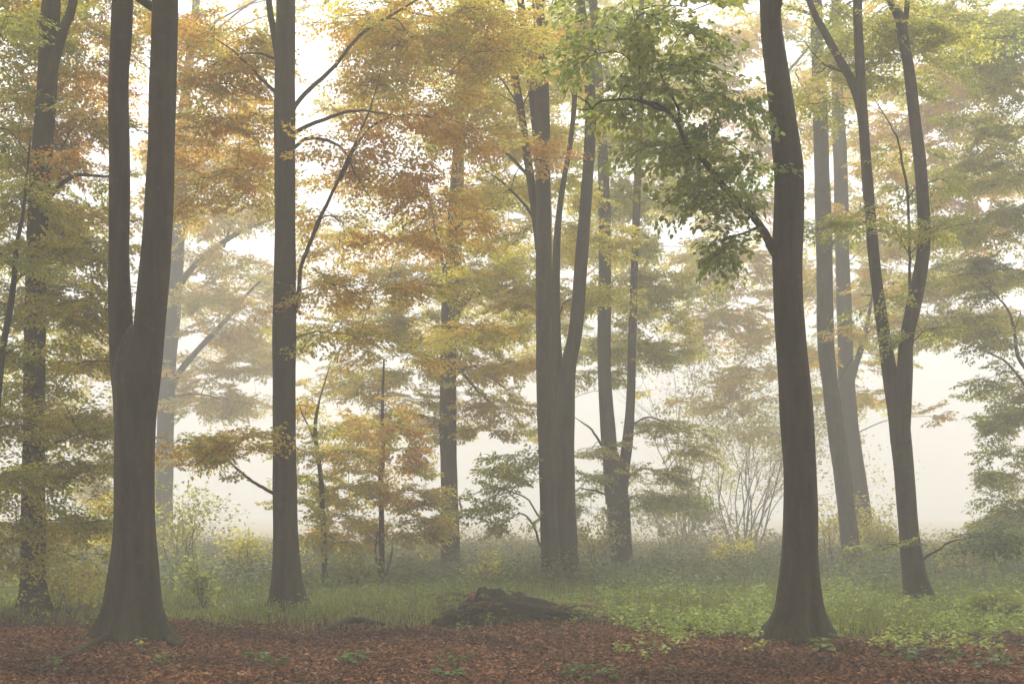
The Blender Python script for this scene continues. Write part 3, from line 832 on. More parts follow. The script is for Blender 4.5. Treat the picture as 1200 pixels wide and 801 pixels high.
# --- far beech standing exactly behind the big trunk
t8b = Tree('beech_tree', 'fog pale orange beech behind the big curved trunk, its stem hidden', 'tree', 52, (938, 647), [
    [(938, 647, 24), (938, 640, 19), (937, 600, 18), (930, 450, 17), (926, 300, 15), (923, 200, 13), (918, 120, 11), (910, 50, 9), (905, 0, 8)]], GB, 14, .2, 29, .135, spray=1.1)
t8b.pads([
    (862, 478, 42, 14, -1, 'Y O', .75), (880, 435, 44, 14, 0, 'Y O', .8), (850, 400, 46, 13, 0, 'YG O', .75), (872, 345, 46, 14, 1, 'Y O', .8), (822, 352, 40, 12, 1, 'Y YG', .7), (880, 290, 44, 14, 0, 'Y O', .8),
    (838, 305, 34, 10, 1, 'Y O', .7), (865, 230, 44, 15, 2, 'Y YG', .7), (872, 130, 40, 20, 2, 'O', .7), (822, 60, 46, 24, 2, 'YG', .7), (890, 510, 30, 10, -1, 'Y YG', .7), (872, 50, 40, 20, 1, 'Y YG', .7), (975, 420, 40, 15, 1, 'Y O', .7),
    (1000, 470, 36, 12, 1, 'Y O', .6), (1015, 380, 40, 14, 1, 'Y O', .7), (1000, 310, 44, 16, 1, 'Y YG', .7), (975, 350, 36, 12, 0, 'O Y', .7), (965, 500, 30, 12, 0, 'Y YG', .6), (835, 160, 40, 14, 2, 'YG O', .6), (850, 440, 36, 10, -1, 'Y O', .7), (975, 90, 40, 20, 2, 'Y O')])
t8b.fill(790, 0, 910, 480, 34, 38, 19, 'Y YG O', .7)
t8b.fill(945, 60, 1040, 470, 20, 36, 18, 'Y YG', .65)
t8b.top(24, 27.5, 6, 20, 'O YG', .22)
t8b.finish()

# --- the two leaning trunks right
t9 = Tree('beech_tree', 'leaning beech trunk nearer and left of two parallel ones right of the big trunk', 'tree', 35, (1000, 668), [
    [(1000, 668, 28.5), (1000, 660, 23.9), (998, 650, 21.7), (992, 600, 20.5), (986, 550, 20.5), (979, 500, 19.4), (973, 450, 19.4), (968, 400, 19.4), (966, 300, 19.4), (963, 200, 18.2), (961, 130, 17.1), (958, 60, 14.8), (956, 0, 13.7)]], GB, 20, .2, 21, .088)
t9.branch([(960, 140, 6), (945, 110, 5), (930, 80, 4)], (0, .5))
t9.branch([(968, 300, 6), (985, 270, 5), (1010, 245, 4), (1035, 225, 3)], (0, -.5), .3, 'O')
t9.pads([(985, 50, 40, 24, 1, 'YG G', .8), (970, 110, 40, 15, -.8, 'O YG', .9), (940, 150, 30, 20, 1.5, 'YG O', .7), (1010, 245, 34, 16, 1, 'O', .8), (1035, 195, 36, 16, 1, 'O Y', .8), (955, 330, 24, 16, 1, 'O YG', .7),
         (1030, 330, 32, 16, 1.5, 'O YG', .7), (995, 385, 34, 14, -1, 'YG O', .6), (1045, 420, 24, 14, 2, 'O YG', .7), (955, 420, 26, 12, 1, 'O', .6)])
t9.top(17, 21, 5, 24, 'O YG', .18)
t9.finish()
t9b = Tree('beech_tree', 'paler leaning beech trunk just behind and right of its parallel neighbour', 'tree', 44, (1021, 653), [
    [(1019, 653, 32), (1017, 645, 26), (1014, 630, 23), (1008, 590, 22), (1001, 540, 20), (996, 490, 18), (992, 440, 18), (990, 380, 17), (987, 300, 16), (985, 200, 16), (982, 130, 14), (981, 60, 12), (980, 0, 11)],
    [.2, (994, 460, 9), (1002, 430, 8), (1010, 405, 7), (1018, 370, 5), (1024, 330, 3)]], GB, 18, .2, 24, .112, spray=.9)
t9b.pads([(1100, 125, 46, 16, 0, 'O', .9), (1130, 175, 50, 14, 0, 'O Y', .9), (1110, 228, 54, 13, 0, 'O R', .9), (1055, 285, 40, 14, 0, 'O YG', .8), (1130, 275, 46, 11, 0, 'O', .9), (1090, 335, 40, 12, 1, 'YG O', .7), (1060, 385, 30, 12, 1, 'YG O', .7),
          (1090, 488, 26, 8, -1, 'O', .9), (1030, 460, 22, 12, 0, 'O YG', .6), (1100, 70, 44, 20, 1, 'O YG', .8), (1150, 100, 40, 18, 1, 'O'), (1160, 225, 36, 14, 1, 'O YG', .8), (1020, 150, 34, 18, 1, 'YG O', .6)])
t9b.fill(1030, 0, 1190, 400, 36, 42, 18, 'O YG', .7)
t9b.top(20.5, 25, 5, 24, 'O YG', .2)
t9b.finish()

# --- the forked beech at the right
t10 = Tree('beech_tree', 'tall forked beech with two wavy stems and thin branch between, right side', 'tree', 22, (1077, 706), [
    [(1077, 707, 44), (1077, 698, 36), (1072, 675, 28), (1067, 640, 25), (1063, 600, 23), (1059, 550, 23), (1055, 510, 23), (1053, 480, 21), (1051, 455, 15), (1050, 440, 9), (1050, 430, 3)],
    [.1, (1052, 520, 16), (1049, 480, 18), (1044, 445, 18), (1037, 400, 16), (1030, 350, 14), (1024, 300, 13), (1017, 220, 13), (1012, 150, 12), (1009, 100, 11), (1006, 40, 11), (1005, 0, 11)],
    [-.1, (1057, 520, 16), (1058, 480, 18), (1060, 440, 18), (1062, 400, 16), (1070, 360, 17), (1080, 310, 15), (1083, 270, 14), (1079, 200, 14), (1072, 140, 13), (1065, 80, 12), (1057, 35, 12), (1055, 22, 12), (1047, 8, 8), (1040, -8, 7)],
    [-.05, (1058, 45, 8), (1060, 25, 7), (1063, 5, 6)],
    [.2, (1014, 175, 9), (1008, 125, 11), (998, 95, 10), (984, 70, 9), (965, 35, 8), (948, 0, 7)]], GB, 26, .24)
t10.branch([(1066, 345, 5), (1064, 320, 5), (1062, 270, 5), (1057, 220, 5), (1047, 165, 5), (1040, 150, 4), (1020, 118, 4), (1012, 110, 4)], (0, .1))
t10.branch([(1076, 660, 5), (1086, 652, 5), (1098, 645, 4), (1112, 636, 4), (1150, 630, 3), (1195, 632, 2)], (0, -.7), .9, 'B')  # dark leaf tint paints this branch as if seen against the light
t10.branch([(1062, 640, 4), (1048, 636, 3), (1032, 638, 2)], (0, -.5), .6, 'G')
t10.branch([(990, 85, 4), (965, 75, 3), (935, 40, 2)], (.2, .5), .3, 'G')
t10.pads([
    (965, 268, 40, 8, -.7, 'G', 1.2), (1005, 262, 42, 8, -.7, 'G YG', 1.1), (1115, 266, 44, 8, -.6, 'G YG', 1.2), (1070, 50, 44, 22, 1, 'G YG', .8), (1010, 35, 40, 20, .5, 'G YG', .8), (1085, 215, 36, 9, -.3, 'G', 1), (1020, 350, 26, 8, -.5, 'G', .9),
    (1085, 385, 32, 7, -.4, 'G', 1), (1135, 628, 46, 6, -.6, 'B', 1.7), (1175, 626, 34, 6, -.7, 'B', 1.5), (1048, 636, 14, 4, -.6, 'B', 1.2), (950, 120, 30, 12, .5, 'G YG', .8), (1120, 40, 40, 20, .8, 'G YG', .7), (1060, 175, 26, 10, .4, 'G YG', .6)])
t10.fill(940, 0, 1130, 110, 10, 38, 16, 'G YG', .7)
t10.top(12, 19, 5.5, 40, 'G YG', .2)
t10.finish()

# --- the tree at the right edge
t11 = Tree('beech_tree', 'fog veiled green tree with drooping tiers of branches at the right edge', 'tree', 30, (1222, 677), [
    [(1228, 677, 30), (1227, 667, 24), (1226, 600, 21), (1224, 500, 19), (1220, 430, 18), (1217, 380, 16), (1216, 300, 15), (1216, 200, 13), (1212, 100, 11), (1215, 0, 9)]], GB, 18, .2, 20, .088)
t11.branch([(1208, 440, 7), (1194, 418, 7), (1190, 390, 6), (1183, 365, 5), (1165, 345, 4), (1140, 325, 3)], (0, -.2), .2, 'YG')
t11.branch([(1212, 470, 6), (1185, 430, 5), (1155, 412, 4), (1125, 400, 3)], (0, .4), .3, 'YG G')
t11.pads([
    (1180, 45, 40, 22, 0, 'G', 1.1), (1148, 25, 36, 18, .5, 'G YG', .9), (1185, 100, 36, 20, 0, 'G YG', 1), (1165, 165, 36, 16, 1, 'YG G', .8), (1175, 215, 40, 16, .8, 'YG', .8), (1118, 322, 36, 12, 1, 'YG', .8), (1178, 275, 36, 16, .5, 'YG', .9),
    (1165, 335, 40, 14, .2, 'YG G', .9), (1140, 375, 40, 12, .2, 'YG G', .9), (1180, 405, 36, 12, -.2, 'G YG', .9), (1160, 445, 32, 10, 0, 'G YG', 1), (1185, 480, 28, 11, -.2, 'G', 1), (1158, 500, 32, 7, -.3, 'G', 1.1), (1185, 535, 28, 9, -.2, 'G YG', 1),
    (1155, 572, 34, 6, -.4, 'G YG', 1.2), (1182, 595, 28, 10, 0, 'G YG', 1), (1160, 608, 34, 6, .2, 'G', 1), (1190, 640, 26, 10, 0, 'YG', .8), (1210, 560, 30, 14, 0, 'G YG')])
t11.fill(1100, 0, 1210, 420, 26, 36, 18, 'G YG', .75)
t11.fill(1140, 430, 1215, 650, 12, 32, 9, 'G YG', 1.0)
t11.top(14.5, 20, 4.5, 24, 'G YG', .18)
t11.finish()

# --- pale beech behind the middle pair
t12 = Tree('beech_tree', 'very pale beech crown behind the middle pair, its stem hidden', 'tree', 56, (652, 643), [
    [(652, 643, 20), (652, 635, 17), (650, 560, 16), (645, 400, 15), (640, 250, 14), (637, 120, 12), (636, 40, 10), (635, 0, 9)]], GB, 12, .2, 29, .14, spray=1.15)
t12.pads([
    (590, 40, 44, 20, 0, 'YG O', .7), (660, 30, 36, 18, -1, 'YG', .7), (700, 100, 40, 18, 1, 'YG', .7), (770, 60, 40, 20, 0, 'YG', .6), (560, 90, 44, 16, 1, 'YG', .7), (600, 150, 40, 14, -1, 'YG', .7), (680, 180, 40, 16, 0, 'YG', .7), (720, 250, 40, 16, 1, 'YG', .7),
    (590, 260, 44, 16, 1, 'YG', .7), (680, 280, 36, 14, -1, 'YG', .7), (740, 350, 40, 14, 0, 'YG', .7), (610, 350, 40, 14, 0, 'YG O', .6), (690, 390, 36, 14, 0, 'YG', .7), (780, 200, 36, 16, 0, 'YG O', .6), (500, 130, 50, 18, 0, 'O YG', .7), (450, 100, 44, 18, 0, 'O', .6), (610, 430, 34, 12, 0, 'O YG', .6), (800, 390, 34, 10, 0, 'YG O', .7), (740, 455, 34, 9, 0, 'YG', .6)])
t12.fill(370, 0, 560, 330, 10, 48, 16, 'Y YG', .5)
t12.fill(550, 0, 830, 420, 40, 44, 20, 'YG Y', .65)
t12.top(25.5, 28, 6, 20, 'O YG', .24)
t12.finish()

# --- saplings below the orange crown
s1 = Tree('beech_sapling', 'slender young beech with level tiers of ochre leaves between two trunks', 'tree', 27, (447, 680), [
    [(447, 681, 8), (447, 640, 7), (447, 600, 6), (446, 560, 6), (447, 548, 7), (449, 530, 5), (448, 490, 4), (449, 450, 3), (450, 420, 2)],
    [.1, (447, 668, 3), (441, 655, 3), (440, 640, 2), (443, 622, 1.6)], [-.1, (447, 678, 3), (455, 664, 3), (459, 648, 2), (460, 630, 1.6)]], None, 10, .1, leaf=.082, spray=.6)
for (cy_, w) in ((470, 20), (492, 34), (512, 40), (532, 50), (552, 54), (572, 60), (592, 62), (612, 64), (630, 58)):
    for sd in (-1, 1):
        s1.pad(447 + sd * w * .62, cy_ + rng.uniform(-5, 5), w * .55, 4.5, rng.uniform(-.5, .6), 'O YG' if rng.random() < .6 else 'YG O R', 2.3, r0=.008)
s1.finish()
s2 = Tree('beech_sapling', 'thin leaning sapling with few leaves right beside the straight single trunk', 'tree', 25.5, (381, 682), [
    [(381, 683, 8), (380, 650, 7), (378, 600, 6), (376, 560, 6), (372, 530, 5), (369, 505, 5), (371, 485, 4), (374, 470, 2.4), (380, 450, 1.6), (386, 430, 1)],
    [.1, (371, 520, 4), (362, 500, 2.4), (354, 484, 1.6), (348, 465, 1)]], None, 10, .1, leaf=.082, spray=.6)
for r in [(360, 478, 22, 6, 0, 'YG O'), (398, 468, 20, 5, .2, 'YG O'), (395, 500, 26, 5, 0, 'YG O'), (358, 528, 24, 5, .2, 'YG'), (402, 530, 28, 5, -.3, 'YG O'), (362, 558, 22, 5, 0, 'YG G'), (400, 570, 26, 5, .2, 'YG'), (358, 590, 24, 5, -.2, 'YG G'), (400, 605, 26, 5, 0, 'YG O'), (365, 625, 22, 5, .2, 'YG'), (398, 636, 22, 4, 0, 'YG')]:
    s2.pad(*r, 2.0, r0=.007)
s2.finish()

# ------------------------------------------------------------------ bare many-stemmed bush and leafy shrubs
def bush(name, label, cat, px, d, h, spread, nst, leafpal, nleaf, leaf, levels=3, seed=1, stemr=.035, base_py=None, mat=None, group=None, up=1.0, leaf_low=0.0, spray=None):
    global rng
    keep = rng
    rng = np.random.default_rng(seed)
    x = (px - 600) / FPX * d
    loc = np.array([x, d, float(zg(x, d))])
    root = tag(empty(name, loc), label, cat, group)
    tips = []
    def grow(p, dr, L, r, lev, g):
        n = 5 if lev < 3 else 3
        pts = [p]
        for i in range(n):
            dr = norm(dr + rng.normal(0, .13, 3) + np.array([0, 0, .05 * up]))
            pts.append(pts[-1] + dr * L / n)
        pts = np.array(pts)
        R = np.linspace(r, r * .5, n + 1)
        if lev == 0 or r > .02:
            g.add(*tube(pts, R, 6))
        else:
            g.add(*tube(pts, R, 4 if lev < 3 else 3, cap=False))
        tips.append((pts[-1], dr, lev)); tips.append((pts[2], dr, lev))
        if lev < levels:
            for k in range(3 if lev < 2 else 4):
                i = rng.integers(2, n + 1)
                a = norm(dr + rng.normal(0, .45, 3))
                grow(pts[i], a, L * rng.uniform(.5, .8), R[i] * .62, lev + 1, g)
    for k in range(nst):
        a = rng.uniform(0, 6.28); lean = rng.uniform(.1, 1) * spread
        g = Geo()
        p = loc + np.array([math.cos(a), math.sin(a), 0]) * rng.uniform(0, .25) * spread * min(h, 3) - np.array([0, 0, .05])
        grow(p, norm(np.array([math.cos(a) * lean, math.sin(a) * lean, 1.0])), h * rng.uniform(.4, .55), stemr * rng.uniform(.7, 1.2), 0, g)
        obj('stem', g.mesh('stem', loc), mat or BARK, root)
    if nleaf:
        P, D, N, S, C = [], [], [], [], []
        i = rng.integers(0, len(tips), nleaf)
        tp = np.array([tips[k][0] for k in i])
        P = tp + rng.normal(0, .05 * h ** .5 + .04, (nleaf, 3))
        D = norm(rng.normal(0, 1, (nleaf, 3)) * np.array([1, 1, .5]) - np.array([0, 0, .25]))
        N = norm(np.array([0, 0, 1.0]) + rng.normal(0, .5, (nleaf, 3)))
        S = leaf * rng.uniform(.6, 1.25, nleaf)
        C = tints(leafpal, nleaf) * (1 + rng.normal(0, .18, (nleaf, 1)))
        ok = P[:, 2] > loc[2] + .03
        V, F, T = leaves(P[ok], D[ok], N[ok], S[ok], np.clip(C[ok], .01, .8), wide=.75)
        tag(obj('foliage', mesh_np('foliage', V - loc, F, T), LEAF, root), kind='stuff')
    rng = keep
    return root

bush('hawthorn_bush', 'large nearly bare bush of many fanning stems, pale in the fog left of big trunk', 'bush', 872, 54, 8.6, .85, 17, 'YG G', 12000, .13, 4, 5, .034)
bush('birch_bush', 'faint leafless twiggy treetop in the fog left of the fanning bush', 'bush', 806, 72, 15, .35, 6, 'YG', 500, .08, 3, 6, .06)
bush('pale_shrub', 'pale green rounded shrub in the fog between forked beech and fanning bush', 'shrub', 800, 50, 3.6, .9, 9, 'YG G', 4500, .13, 2, 7, .025)
bush('leafy_shrub', 'small shrub with broad green leaves between twin beech and straight trunk', 'shrub', 238, 21.5, 1.25, .6, 5, 'G', 420, .10, 2, 8, .012)
bush('leafy_shrub', 'taller yellow green shrub against the pale trunk behind the twin beech', 'shrub', 215, 30, 2.4, .55, 7, 'YG G', 1300, .10, 2, 9, .018)
bush('leafy_shrub', 'loose pale shrub just left of the straight single trunk', 'shrub', 292, 27, 1.5, .8, 6, 'YG', 900, .09, 2, 10, .014)
bush('leafy_shrub', 'thin spindly shrub with small leaves at the foot of the leftmost trunk', 'shrub', 55, 18.6, 1.3, .5, 4, 'YG Y', 260, .07, 2, 11, .009)
bush('leafy_shrub', 'bright green shrub seen between the middle pair and forked beech', 'shrub', 698, 33, 1.75, .6, 7, 'YG G', 1300, .10, 2, 12, .016)
bush('yellow_shrub', 'small yellow leaved shrub in front of the bare fanning bush', 'shrub', 862, 33, 1.25, .8, 7, 'Y YG', 900, .09, 2, 13, .014)
bush('yellow_shrub', 'pale yellow shrub behind the big curved trunk and left of leaning pair', 'shrub', 975, 36, 2.3, .6, 7, 'Y YG', 1500, .10, 2, 14, .018)
bush('leafy_shrub', 'pale shrub between the leaning pair and the forked beech at right', 'shrub', 1040, 36, 1.9, .7, 7, 'YG', 1100, .10, 2, 15, .016)
bush('leafy_shrub', 'hazy green shrub under the low branch at right of the forked beech', 'shrub', 1135, 30, 1.3, 1.0, 9, 'YG G', 1700, .09, 2, 16, .016)
bush('leafy_shrub', 'dark leafy shrub at the foot of the two saplings', 'shrub', 415, 25, 1.0, .9, 7, 'G', 800, .09, 2, 17, .012)
bush('leafy_shrub', 'green shrub in the grass left of the middle pair of trunks', 'shrub', 578, 27, .95, .9, 7, 'YG G', 650, .08, 2, 18, .010)
bush('bramble_bush', 'dark low bramble bush at the right edge before the forked beech', 'bramble', 1165, 18.6, .55, 1.6, 12, 'D G', 2600, .075, 2, 19, .008)
bush('dead_stalk', 'single bare dry stalk leaning in the grass left of the middle pair', 'stalk', 610, 24, .95, .3, 1, 'YG', 0, .05, 1, 20, .006)
bush('dead_stalk', 'single thin brown stalk standing in the brambles at right', 'stalk', 1151, 17, .62, .1, 1, 'Y', 5, .06, 1, 21, .006)

# ------------------------------------------------------------------ leaf litter, grass and ground cover
def edge(x):
    """distance at which the leaf litter gives way to the green"""
    e = 16.9 + .55 * np.sin(x * .9 + .5) + .4 * np.sin(x * 2.3) + .25 * np.sin(x * 5.1 + 1) + .15 * np.sin(x * 11.3)
    e = e - 1.1 / (1 + np.exp(-(x - 1.2) * 2)) - 1.0 / (1 + np.exp(-(x - 4.3) * 2.2))
    return e

def build_litter():
    n = 165000
    y = rng.uniform(9.8, 20.5, n); x = rng.uniform(-1, 1, n) * (.43 * y + 1.3)
    over = y - edge(x)
    patch = np.sin(x * 1.7 + 2) * np.sin(y * 1.3 + x * .4) + .6 * np.sin(x * 4.1 - y * 2.2)
    ok = rng.random(n) < np.where(over < 0, 1.0, .45 * np.exp(-over / 1.3) + .05)
    ok &= rng.random(n) < np.where(patch > .9, .6, 1.0)
    x, y = x[ok], y[ok]; n = len(x)
    z = zg(x, y) + np.abs(rng.normal(0, .018, n)) + .004
    a = rng.uniform(0, 6.28, n)
    D = np.stack([np.cos(a), np.sin(a), rng.normal(0, .22, n)], 1)
    N = norm(np.stack([rng.normal(0, .42, n), rng.normal(0, .42, n), np.ones(n)], 1))
    base = np.array([(.185, .080, .032), (.235, .112, .048), (.115, .048, .020), (.33, .19, .10), (.06, .029, .015), (.20, .070, .024)])
    C = base[rng.choice(6, n, p=[.27, .24, .2, .09, .1, .1])] * (1 + rng.normal(0, .18, (n, 1)))
    damp = np.sin(x * .9 + 1.2 * np.sin(y * .8)) * np.sin(y * 1.1 + .7 * np.sin(x * 1.3)) + .5 * np.sin(x * 3.1 + y * 2.3)
    C = C * np.array([1.0, .93, .80]) * (1 - .42 * np.clip(damp, 0, 1))[:, None] * (1 + .22 * np.clip(-damp, 0, 1))[:, None]
    V, F, T = leaves(np.stack([x, y, z], 1), D, N, rng.uniform(.038, .078, n), np.clip(C, .01, .6), wide=.66, fold=.16)
    g = Geo(); g.add(V, F)
    m = 170                                           # small twigs among the leaves
    tx = rng.uniform(-8, 8, m); ty = rng.uniform(11, 16.5, m); ta = rng.uniform(0, 6.28, m); tl = rng.uniform(.1, .4, m)
    A = np.stack([tx, ty, zg(tx, ty) + .03], 1)
    Bm = A + np.stack([np.cos(ta) * tl * .5, np.sin(ta) * tl * .5, rng.uniform(0, .03, m)], 1)
    Bt = Bm + np.stack([np.cos(ta + rng.normal(0, .4, m)) * tl * .5, np.sin(ta + .2) * tl * .5, rng.normal(0, .015, m)], 1)
    V2, F2 = prisms(np.concatenate([A, Bm]), np.concatenate([Bm, Bt]), rng.uniform(.004, .008, 2 * m), .003)
    g.add(V2, F2)
    T = np.concatenate([T, np.tile(np.array([[.05, .035, .022]]), (len(V2), 1))])
    o = obj('leaf_litter', mesh_np('leaf_litter', np.concatenate(g.V), g.P, T), LEAF_FLOOR)
    tag(o, 'rust brown fallen beech leaves carpeting the foreground', 'leaf litter', kind='stuff')
build_litter()

def clump(x, y):
    return (np.sin(x * .8 + 1.1) * np.sin(y * .55 + .4) + .7 * np.sin(x * 1.9 - y * .8) + .5 * np.sin(x * .37 + y * 1.4 + 2)) / 2.2

def build_grass():
    n = 118000
    y = 14.2 * (62 / 14.2) ** (rng.random(n) ** 1.15); x = rng.uniform(-1, 1, n) * (.44 * y + 2.5)
    over = y - edge(x)
    c = clump(x, y)
    ok = rng.random(n) < np.clip(.16 + over * .28 + c * .35, .0, 1.0)
    ok &= (over > -.8)
    x, y, c = x[ok], y[ok], c[ok]; n = len(x)
    over = y - edge(x)
    h = (.06 + .20 * np.clip(over / 6, 0, 1) + .12 * c + .25 * np.clip((y - 30) / 14, 0, 1)) * rng.uniform(.45, 1.25, n)
    h = np.maximum(h, .05)
    a = rng.uniform(0, 6.28, n); lean = rng.uniform(.1, .75, n) * h
    z = zg(x, y)
    B = np.stack([x, y, z - .01], 1)
    wv = np.stack([np.cos(a + 1.57), np.sin(a + 1.57), np.zeros(n)], 1) * (rng.uniform(.0035, .008, n) * (1 + y / 35))[:, None]
    mid = B + np.stack([np.cos(a) * lean * .35, np.sin(a) * lean * .35, h * .6], 1)
    tip = B + np.stack([np.cos(a) * lean, np.sin(a) * lean, h * rng.uniform(.75, 1.0, n)], 1)
    V = np.stack([B - wv, B + wv, mid + wv * .8, tip, mid - wv * .8], 1).reshape(-1, 3)
    F = np.arange(n)[:, None] * 5
    near = y < 27
    q = F[near] + np.array([[0, 1, 2, 4]]); t = np.concatenate([F[near] + np.array([[4, 2, 3]]), F[~near] + np.array([[0, 1, 3]])])
    g1 = np.array((.11, .17, .020)); g2 = np.array((.30, .31, .04)); g3 = np.array((.30, .21, .10))
    u = rng.random((n, 1)); dry = (rng.random(n) < np.clip(.08 + (y - 26) / 26, .05, .75))[:, None]
    C = np.where(dry, g3, g1 + (g2 - g1) * u ** 1.3) * (1 + rng.normal(0, .15, (n, 1)))
    o = obj('grass', mesh_np('grass', V, [q, t], np.repeat(np.clip(C, .01, .6), 5, 0)), HERB)
    tag(o, 'uneven green woodland grass fading into the fog', 'grass', kind='stuff')
build_grass()

def build_cover():
    """nettles, dog's mercury and bramble shoots: small stems each with a few leaves"""
    n = 40000
    y = 13.5 * (48 / 13.5) ** (rng.random(n) ** 1.1); x = rng.uniform(-1, 1, n) * (.44 * y + 2.5)
    over = y - edge(x); c = clump(x + 3, y * 1.2)
    right = 1 / (1 + np.exp(-(x - .6) * 1.6))
    far = np.clip((y - 21) / 4, 0, 1)
    ok = (over > np.where(c > .45, -3.2, -.5)) & (rng.random(n) < np.clip((.10 + .75 * right * np.exp(-np.maximum(over - 5, 0) / 3) + .7 * far) * np.clip(.55 + c * .9, 0.05, 1) * np.clip(.5 + over, 0.16, 1), 0, 1))
    x, y, c, over, right, far = [a[ok] for a in (x, y, c, over, right, far)]; n = len(x)
    h = (.10 + .16 * np.clip(over / 4, 0, 1) + .10 * np.clip(c, -.5, 1) + .24 * far * np.clip(.6 + c, 0, 1.4)) * rng.uniform(.5, 1.3, n)
    k = 9
    t = np.tile(np.linspace(.25, 1, k), (n, 1))
    a = rng.uniform(0, 6.28, (n, k))
    ln = rng.normal(0, .3, (n, 1, 2)) * h[:, None, None]
    base = np.stack([x, y, zg(x, y)], 1)[:, None, :]
    P = np.repeat(base, k, 1)
    P[..., 2] += t * h[:, None]
    P[..., :2] += ln * t[..., None]
    P += rng.normal(0, .035, P.shape)
    D = np.stack([np.cos(a), np.sin(a), rng.normal(-.1, .3, a.shape)], -1)
    N = norm(np.array([0, 0, 1.0]) + rng.normal(0, .35, P.shape))
    S = rng.uniform(.045, .085, (n, k)) * (1 + far[:, None] * .35)
    g1 = np.array((.15, .24, .022)); g2 = np.array((.42, .48, .045)); g3 = np.array((.09, .115, .03))
    u = (rng.random((n, 1)) * (.4 + .6 * right[:, None]))
    C = g1 + (g2 - g1) * u
    C = C * (1 - far[:, None]) + g3 * (1 + .5 * u) * far[:, None]
    C = np.repeat(C[:, None, :], k, 1) * (1 + rng.normal(0, .17, (n, k, 1)))
    V, F, T = leaves(P.reshape(-1, 3), D.reshape(-1, 3), N.reshape(-1, 3), S.ravel(), np.clip(C.reshape(-1, 3), .01, .6), wide=.72)
    g = Geo(); g.add(V, F)
    o = obj('undergrowth', mesh_np('undergrowth', np.concatenate(g.V), g.P, T), HERB)
    tag(o, 'low green nettles and brambles covering the ground behind the leaf litter', 'undergrowth', kind='stuff')
build_cover()

def build_thicket():
    n = 30000
    y = rng.uniform(37, 52, n); x = rng.uniform(-1, 1, n) * (.43 * y + 2)
    prof = .75 + .45 * np.sin(x * .55 + y * .21) + .35 * np.sin(x * 1.3 - y * .5 + 1) + .2 * np.sin(x * 2.9 + 2)
    ok = prof > .35
    x, y, prof = x[ok], y[ok], prof[ok]; n = len(x)
    z = zg(x, y) + np.clip(prof, .1, 1.6) * rng.random(n) ** .6
    P = np.stack([x, y, z], 1)
    D = norm(rng.normal(0, 1, (n, 3)) * np.array([1, 1, .5]) - np.array([0, 0, .2]))
    N = norm(np.array([0, 0, 1.0]) + rng.normal(0, .55, (n, 3)))
    C = np.array([(.16, .17, .04), (.28, .25, .06), (.12, .14, .03), (.34, .24, .10)])[rng.choice(4, n, p=[.35, .25, .25, .15])] * (1 + rng.normal(0, .18, (n, 1)))
    V, F, T = leaves(P, D, N, rng.uniform(.08, .15, n), np.clip(C, .01, .6), wide=.75, far=True)
    tag(obj('far_thicket', mesh_np('far_thicket', V, F, T), HERB), 'misty low thicket of shrubs and tall herbs along the far edge of the wood', 'thicket', kind='stuff')
build_thicket()

# ------------------------------------------------------------------ low plants in the litter
def low_plant(label, px, py, wpx, n, pal, leaf, hh=.12):
    d = EYE * FPX / (py - HOR)
    x = (px - 600) / FPX * d
    loc = np.array([x, d, float(zg(x, d))])
    r = wpx / FPX * d / 2
    root = tag(empty('low_plant', loc), label, 'plant', 'low green plants growing through the fallen leaves')
    ns = max(3, n // 9)
    g = Geo(); P, D, N = [], [], []
    for k in range(ns):
        q = rng.normal(0, .42, 2) * np.array([r, r * 1.3])
        b = np.array([q[0], q[1], float(zg(x + q[0], d + q[1])) - loc[2]])
        a = rng.uniform(0, 6.28); L = rng.uniform(.6, 1.4) * hh
        m = b + np.array([math.cos(a) * L * .4, math.sin(a) * L * .4, L]); e = m + np.array([math.cos(a), math.sin(a), -.1]) * L * .6
        g.add(*prisms([b, m], [m, e], .003, .002))
        for j in range(n // ns):
            t = rng.random(); p = b + (m - b) * t * 2 if t < .5 else m + (e - m) * (t - .5) * 2
            aa = rng.uniform(0, 6.28)
            P.append(p); D.append([math.cos(aa), math.sin(aa), rng.normal(0, .2)]); N.append(norm(np.array([rng.normal(0, .3), rng.normal(0, .3), 1])))
    P = np.array(P); n = len(P)
    C = tints(pal, n) * (1 + rng.normal(0, .2, (n, 1)))
    V, F, T = leaves(P, np.array(D, float), np.array(N), leaf * rng.uniform(.6, 1.3, n), np.clip(C, .01, .6), True, wide=.8)
    obj('stem', g.mesh('stem', (0, 0, 0)), BARK, root)
    tag(obj('foliage', mesh_np('foliage', V, F, T), HERB, root), kind='stuff')
PAL['H'] = (.10, .17, .02); PAL['H2'] = (.20, .26, .035)
